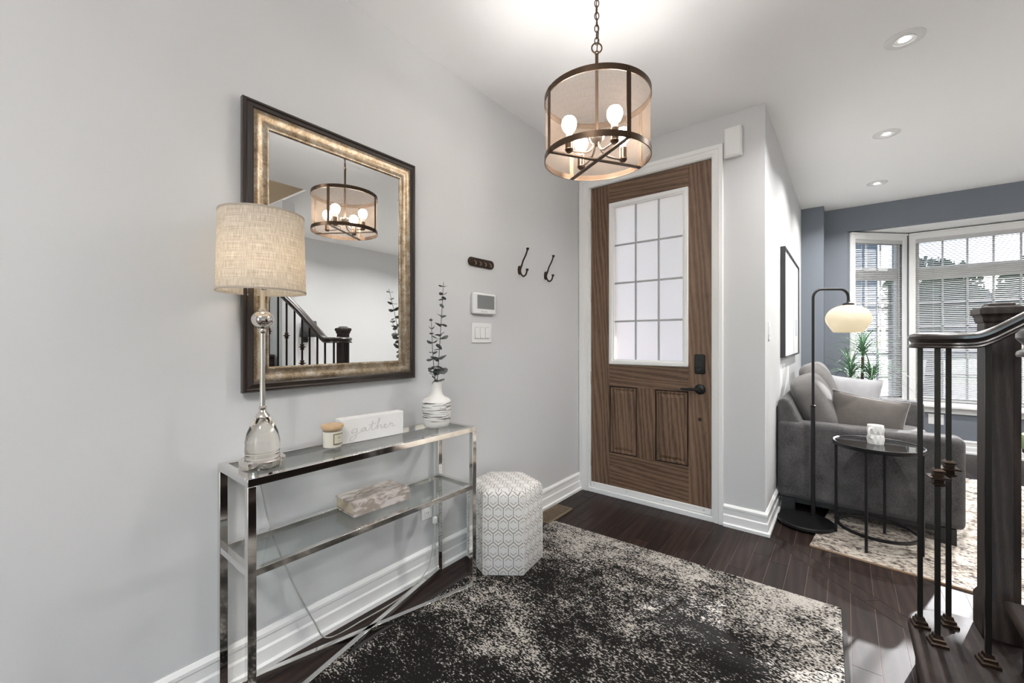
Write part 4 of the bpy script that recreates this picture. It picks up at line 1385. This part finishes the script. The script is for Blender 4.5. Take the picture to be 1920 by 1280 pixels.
pt = thing('throw_pillow', 'taupe throw pillow with piping leaning on the near sofa arm', 'pillow', (.115, 3.880, .665), 0, 'throw pillows')
pt.rotation_euler = (radians(-14), radians(9), radians(3))
MB().pillow(.43, .36, .15).build('body', 'pillow_taupe', pt, sharp=80)
pts = []
for i in range(48):
    a = 2 * pi * i / 48
    u, v = cos(a), sin(a)
    m_ = max(abs(u), abs(v))
    u, v = u / m_, v / m_
    pts.append((u * .215 * (1 - .07 * (1 - v * v) * abs(u) ** 3), 0, v * .18 * (1 - .07 * (1 - u * u) * abs(v) ** 3)))
MB().tube(pts, .0035, 6, closed=True).build('piping', 'pillow_pale', pt)
pp = thing('throw_pillow', 'pale grey throw pillow at the far end of the sofa', 'pillow', (.045, 4.97, .70), 0, 'throw pillows')
pp.rotation_euler = (radians(-12), radians(6), radians(8))
MB().pillow(.44, .40, .15).build('body', 'pillow_pale', pp, sharp=80)

# ------------------------------------------------------------------ arc floor lamp
fl = thing('floor_lamp', 'black floor lamp with cream opal globe shade beside the sofa', 'floor lamp', (-.205, 3.405, ZRUG))
MB().lathe([(0, 0), (.155, 0), (.160, .004), (.160, .018), (.155, .024), (0, .026)], n=56).build('base', 'black_metal', fl)
PX, PY = .035, .105
MB().tube([(PX, PY, .025), (PX, PY, .770)], .0125, 16).build('lower_pole', 'black_metal', fl)
MB().lathe([(.0125, .765), (.0145, .768), (.0145, .778), (.0095, .782)], (PX, PY, 0), 16).build('collar', 'black_metal', fl)
ux, uy = .80, .60
arcp = [(PX, PY, .775), (PX, PY, 1.40)]
for i in range(0, 9):
    a = pi - i * pi / 2 / 8
    arcp.append((PX + ux * (.06 + .06 * cos(a)), PY + uy * (.06 + .06 * cos(a)), 1.512 + .06 * sin(a)))
for i in range(0, 9):
    a = pi / 2 - i * pi / 2 / 8
    arcp.append((PX + ux * (.18 + .055 * cos(a)), PY + uy * (.18 + .055 * cos(a)), 1.517 + .055 * sin(a)))
gx, gy = PX + ux * .235, PY + uy * .235
arcp.append((gx, gy, 1.478))
MB().tube(arcp, .0085, 12).build('upper_pole', 'black_metal', fl)
MB().lathe([(0, 1.463), (.032, 1.463), (.032, 1.474), (.012, 1.482), (.009, 1.49), (0, 1.49)], (gx, gy, 0), 24).build('shade_cap', 'black_metal', fl)
prof = []
for i in range(15):
    a = radians(8 + i * (128 - 8) / 14)
    prof.append((.127 * sin(a) ** .9, 1.372 + .094 * cos(a)))
prof[-1] = (.082, 1.277)
MB().lathe(prof + [(.079, 1.277), (.079, 1.281)], (gx, gy, 0), 48, caps=False).build('globe_shade', 'opal_glass', fl, sharp=60)
MB().lathe([(.03 * sin(pi * i / 10), 1.40 - .03 * cos(pi * i / 10)) for i in range(11)], (gx, gy, 0), 16).build('bulb', 'floor_bulb_glow', fl)

# ------------------------------------------------------------------ side table and mug
TS = (.152, 3.342)
tb = thing('side_table', 'round smoked glass side table with thin black legs', 'table', (*TS, ZRUG))
MB().lathe([(.200, .578), (.212, .578), (.214, .582), (.214, .600), (.210, .603), (.204, .600), (.202, .594), (.200, .590), (.200, .578)], n=64, caps=False).build('rim', 'black_metal', tb)
MB().lathe([(0, .590), (.2015, .590), (.2015, .596), (0, .596)], n=64).build('glass_top', 'glass_smoke', tb)
for a in (-106, 169, 77, -14):
    c_, s_ = cos(radians(a)), sin(radians(a))
    MB().bar((c_ * .200, s_ * .200, 0), (c_ * .200, s_ * .200, .579), .013, .013, up=(-s_, c_, 0)).build('leg', 'black_metal', tb)
MB().lathe([(.180, .078), (.192, .078), (.192, .094), (.180, .094), (.180, .078)], n=64, caps=False).build('stretcher_ring', 'black_metal', tb)
mg = thing('mug', 'white faceted mug on the round side table', 'mug', (.146, 3.362, ZRUG + .5963), radians(15))
m = MB()
zz = [0, .030, .058, .086, .112]
rings = []
for j, z in enumerate(zz):
    rr = .0395 if j % 2 == 0 else .0430
    rings.append([(rr * cos(radians(36 * i + 18 * (j % 2))), rr * sin(radians(36 * i + 18 * (j % 2))), z) for i in range(10)])
vs = [p for r_ in rings for p in r_]
fs = []
for j in range(4):
    for i in range(10):
        a, b = j * 10 + i, j * 10 + (i + 1) % 10
        c, d = (j + 1) * 10 + i, (j + 1) * 10 + (i + 1) % 10
        if j % 2 == 0:
            fs += [(a, b, c), (b, d, c)]
        else:
            fs += [(a, b, d), (a, d, c)]
fs.append(list(range(10))[::-1])
m.add(vs, fs)
m.lathe([(.039, .112), (.0355, .112), (.034, .010), (0, .008)], n=20, caps=False)
m.build('cup', 'ceramic_white', mg, sharp=12)
MB().tube(spline([(-.036, .0, .092), (-.058, .0, .096), (-.066, .0, .070), (-.060, .0, .042), (-.037, .0, .034)], 6), .0055, 8).build('handle', 'ceramic_white', mg).rotation_euler = (0, 0, radians(45))

# ------------------------------------------------------------------ wall art
ar = thing('wall_art', 'large white abstract print in a black frame above the sofa', 'picture', (XP, 4.50, 1.535))
w2, h2 = .632, .437
def wframe(y0, y1, z0, z1, wd, x0, x1):
    return MB().wall([y0, y0 + wd, y1 - wd, y1], [z0, z0 + wd, z1 - wd, z1], {(1, 1)}, x0, x1, swap='x')
wframe(-w2, w2, -h2, h2, .012, .0003, .034).build('frame', 'art_ink', ar, bevel=.001)
MB().box(.003, .024, -w2 + .0125, w2 - .0125, -h2 + .0125, h2 - .0125).build('canvas', 'art_paper', ar)
MB().box(.0241, .0245, .165, .175, -h2 + .013, h2 - .013).build('ink_line', 'art_ink', ar)
MB().box(.0241, .0244, .30, .52, -.26, -.10).build('ink_wash', 'mat_wash', ar)

# ------------------------------------------------------------------ dracaena
dp = thing('dracaena_plant', 'tall green dracaena with arching leaves in the bay corner', 'plant', (.125, 5.60, 0))
MB().lathe([(0, .0003), (.11, .0003), (.125, .02), (.15, .30), (.155, .31), (.145, .315), (.135, .28), (0, .28)], n=32).build('pot', 'pot_white', dp)
blades = []
def blade(ln, droop, wd):
    vs, fs = [], []
    n = 7
    for i in range(n + 1):
        t = i / n
        a = radians(62) - droop * t * t
        x = ln * (t * cos(radians(52)) + .22 * t * t)
        z = ln * (t * sin(radians(58)) - droop * t * t * .62)
        ww = wd * (1 - t) ** .6 * (.55 + .45 * min(1, t * 6))
        vs += [(x, -ww / 2, z + ww * .2), (x, 0, z), (x, ww / 2, z + ww * .2)]
    for i in range(n):
        k = i * 3
        fs += [(k, k + 1, k + 4, k + 3), (k + 1, k + 2, k + 5, k + 4)]
    return MB().add(vs, fs)
rnd = random.Random(11)
def head(px_, py_, pz, n, sc, seed):
    trunk = MB().tube(spline([(px_ * .25, py_ * .25, .27), (px_ * .6, py_ * .6, pz * .6), (px_, py_, pz)], 5), .012, 8).build('trunk', 'stem_brown', dp)
    for k in range(n):
        if len(blades) < 4:
            o = blade((.46, .50, .44, .36)[len(blades)], (1.25, 1.55, 1.0, .6)[len(blades)], .019).build('leaf', 'leaf_green', dp)
            blades.append(o)
        else:
            o = copy_part(rnd.choice(blades), dp)
        f = k / n
        o.location = (px_, py_, pz + .10 * f)
        o.rotation_euler = (rnd.uniform(-.15, .15), rnd.uniform(-.3, .45) - .5 * f, k * 2.4 + rnd.uniform(-.2, .2))
        o.scale = (sc * rnd.uniform(.8, 1.15),) * 3
head(.02, .07, 1.06, 54, .86, 1)
head(-.075, .03, .84, 54, .82, 2)
head(.085, .06, .80, 50, .82, 3)
head(.02, -.05, .62, 36, .80, 4)

# ------------------------------------------------------------------ green stool at the right edge
gs = thing('upholstered_stool', 'green upholstered stool beyond the newel post', 'stool', (1.315, 5.0, ZRUG))
MB().lathe([(0, .375), (.22, .375), (.245, .385), (.252, .41), (.252, .46), (.24, .49), (.19, .505), (0, .512)], n=40).build('seat', 'green_fabric', gs)
MB().lathe([(0, .350), (.235, .350), (.235, .374), (0, .374)], n=40).build('apron', 'rubber_black', gs)
for a in range(4):
    c_, s_ = cos(pi / 4 + a * pi / 2), sin(pi / 4 + a * pi / 2)
    MB().tube([(c_ * .20, s_ * .20, 0), (c_ * .18, s_ * .18, .352)], [.010, .014], 10).build('leg', 'rubber_black', gs)

# ------------------------------------------------------------------ wall sconce seen in the mirror
sc_ = thing('wall_sconce', 'charcoal shaded wall sconce reflected in the mirror behind balusters', 'sconce', (XR, 3.03, 1.28))
MB().box(-.015, -.0003, -.04, .04, -.08, .08).build('back_plate', 'black_metal', sc_, bevel=.003)
MB().tube([(-.012, 0, -.04), (-.12, 0, -.04), (-.12, 0, .02)], .006, 8).build('arm', 'black_metal', sc_)
MB().lathe([(.125, .0), (.095, .23)], (-.12, 0, 0), 32, caps=False).build('shade', 'shade_charcoal', sc_, solid=.002)
MB().lathe([(.028 * sin(pi * i / 10), .06 - .028 * cos(pi * i / 10)) for i in range(11)], (-.12, 0, 0), 14).build('bulb', 'floor_bulb_glow', sc_)

# ------------------------------------------------------------------ outdoors beyond the windows
ZG = -.55
S('ground', MB().box(-60, 60, 3.3, 120, ZG - .3, ZG), 'grass', 'front lawn outside the bay window')
S('street', MB().box(-40, 40, 17.5, 24, ZG + .001, ZG + .02), 'asphalt', 'grey street beyond the lawn')
S('porch_slab', MB().box(-1.86, -.52, YD + .14, 5.4, ZG, -.02), 'concrete', 'concrete porch outside the front door')
S('back_patio', MB().box(-6, 6, -9, YB - .2, -.35, -.1), 'concrete', 'pale patio behind the house')
def house(x, y, w_, d_, h_, wallm, label):
    r = thing('house', label, 'house', (x, y, ZG), 0, 'houses across the street')
    MB().box(-w_ / 2, w_ / 2, 0, d_, 0, h_).build('wall', wallm, r)
    MB().extrude([(-w_ / 2 - .4, h_), (w_ / 2 + .4, h_), (0, h_ + w_ * .32)], -.4, d_ + .4, 'xz').build('roof', 'roof_far', r)
    for i in (-1, 0, 1):
        for z in (1.0, 3.9):
            f = MB().box(i * w_ * .3 - .75, i * w_ * .3 + .75, -.06, .02, z, z + 1.5).build('window', 'trim_white', r)
            MB().box(i * w_ * .3 - .62, i * w_ * .3 + .62, -.08, -.055, z + .12, z + 1.38).build('window_glass', 'window_far', f)
house(-4.2, 13.0, 9.6, 9, 5.6, 'siding', 'blue grey neighbouring house seen through the narrow window')
house(9.5, 70, 10, 9, 5.8, 'brick_far', 'brown house across the street behind the blinds')
house(23, 70, 9, 9, 5.6, 'siding', 'grey house farther right across the street')
house(-2.5, 72, 9, 9, 5.8, 'brick_far', 'brown house across the street on the left')
def tree(x, y, h_, r_, seed, label):
    rn = random.Random(seed)
    t_ = thing('street_tree', label, 'tree', (x, y, ZG), 0, 'street trees')
    MB().tube([(0, 0, 0), (.1, 0, h_ * .35), (0, .1, h_ * .7)], [.14, .11, .05], 8).build('trunk', 'bark', t_)
    m = MB()
    for k in range(1500):
        while True:
            p = Vector((rn.uniform(-1, 1), rn.uniform(-1, 1), rn.uniform(-1, 1)))
            if .3 < p.length < 1: break
        c = Vector((p.x * r_, p.y * r_, h_ * .68 + p.z * r_ * .95))
        a, b = Vector((rn.uniform(-1, 1), rn.uniform(-1, 1), rn.uniform(-1, 1))).normalized(), Vector((rn.uniform(-1, 1), rn.uniform(-1, 1), rn.uniform(-1, 1))).normalized()
        q = r_ * .09
        m.add([c - a * q, c + b * q, c + a * q, c - b * q], [(0, 1, 2, 3)])
    o = m.build('leaves', 'foliage', t_, weld=False)
    o['kind'] = 'stuff'
tree(1.67, 15, 4.3, 1.0, 1, 'leafy street tree left of centre behind the wide blind')
tree(4.0, 15.6, 4.3, 1.1, 2, 'leafy street tree at the right behind the wide blind')
tree(8.5, 20.0, 5.2, 1.9, 3, 'leafy street tree beyond the right window')
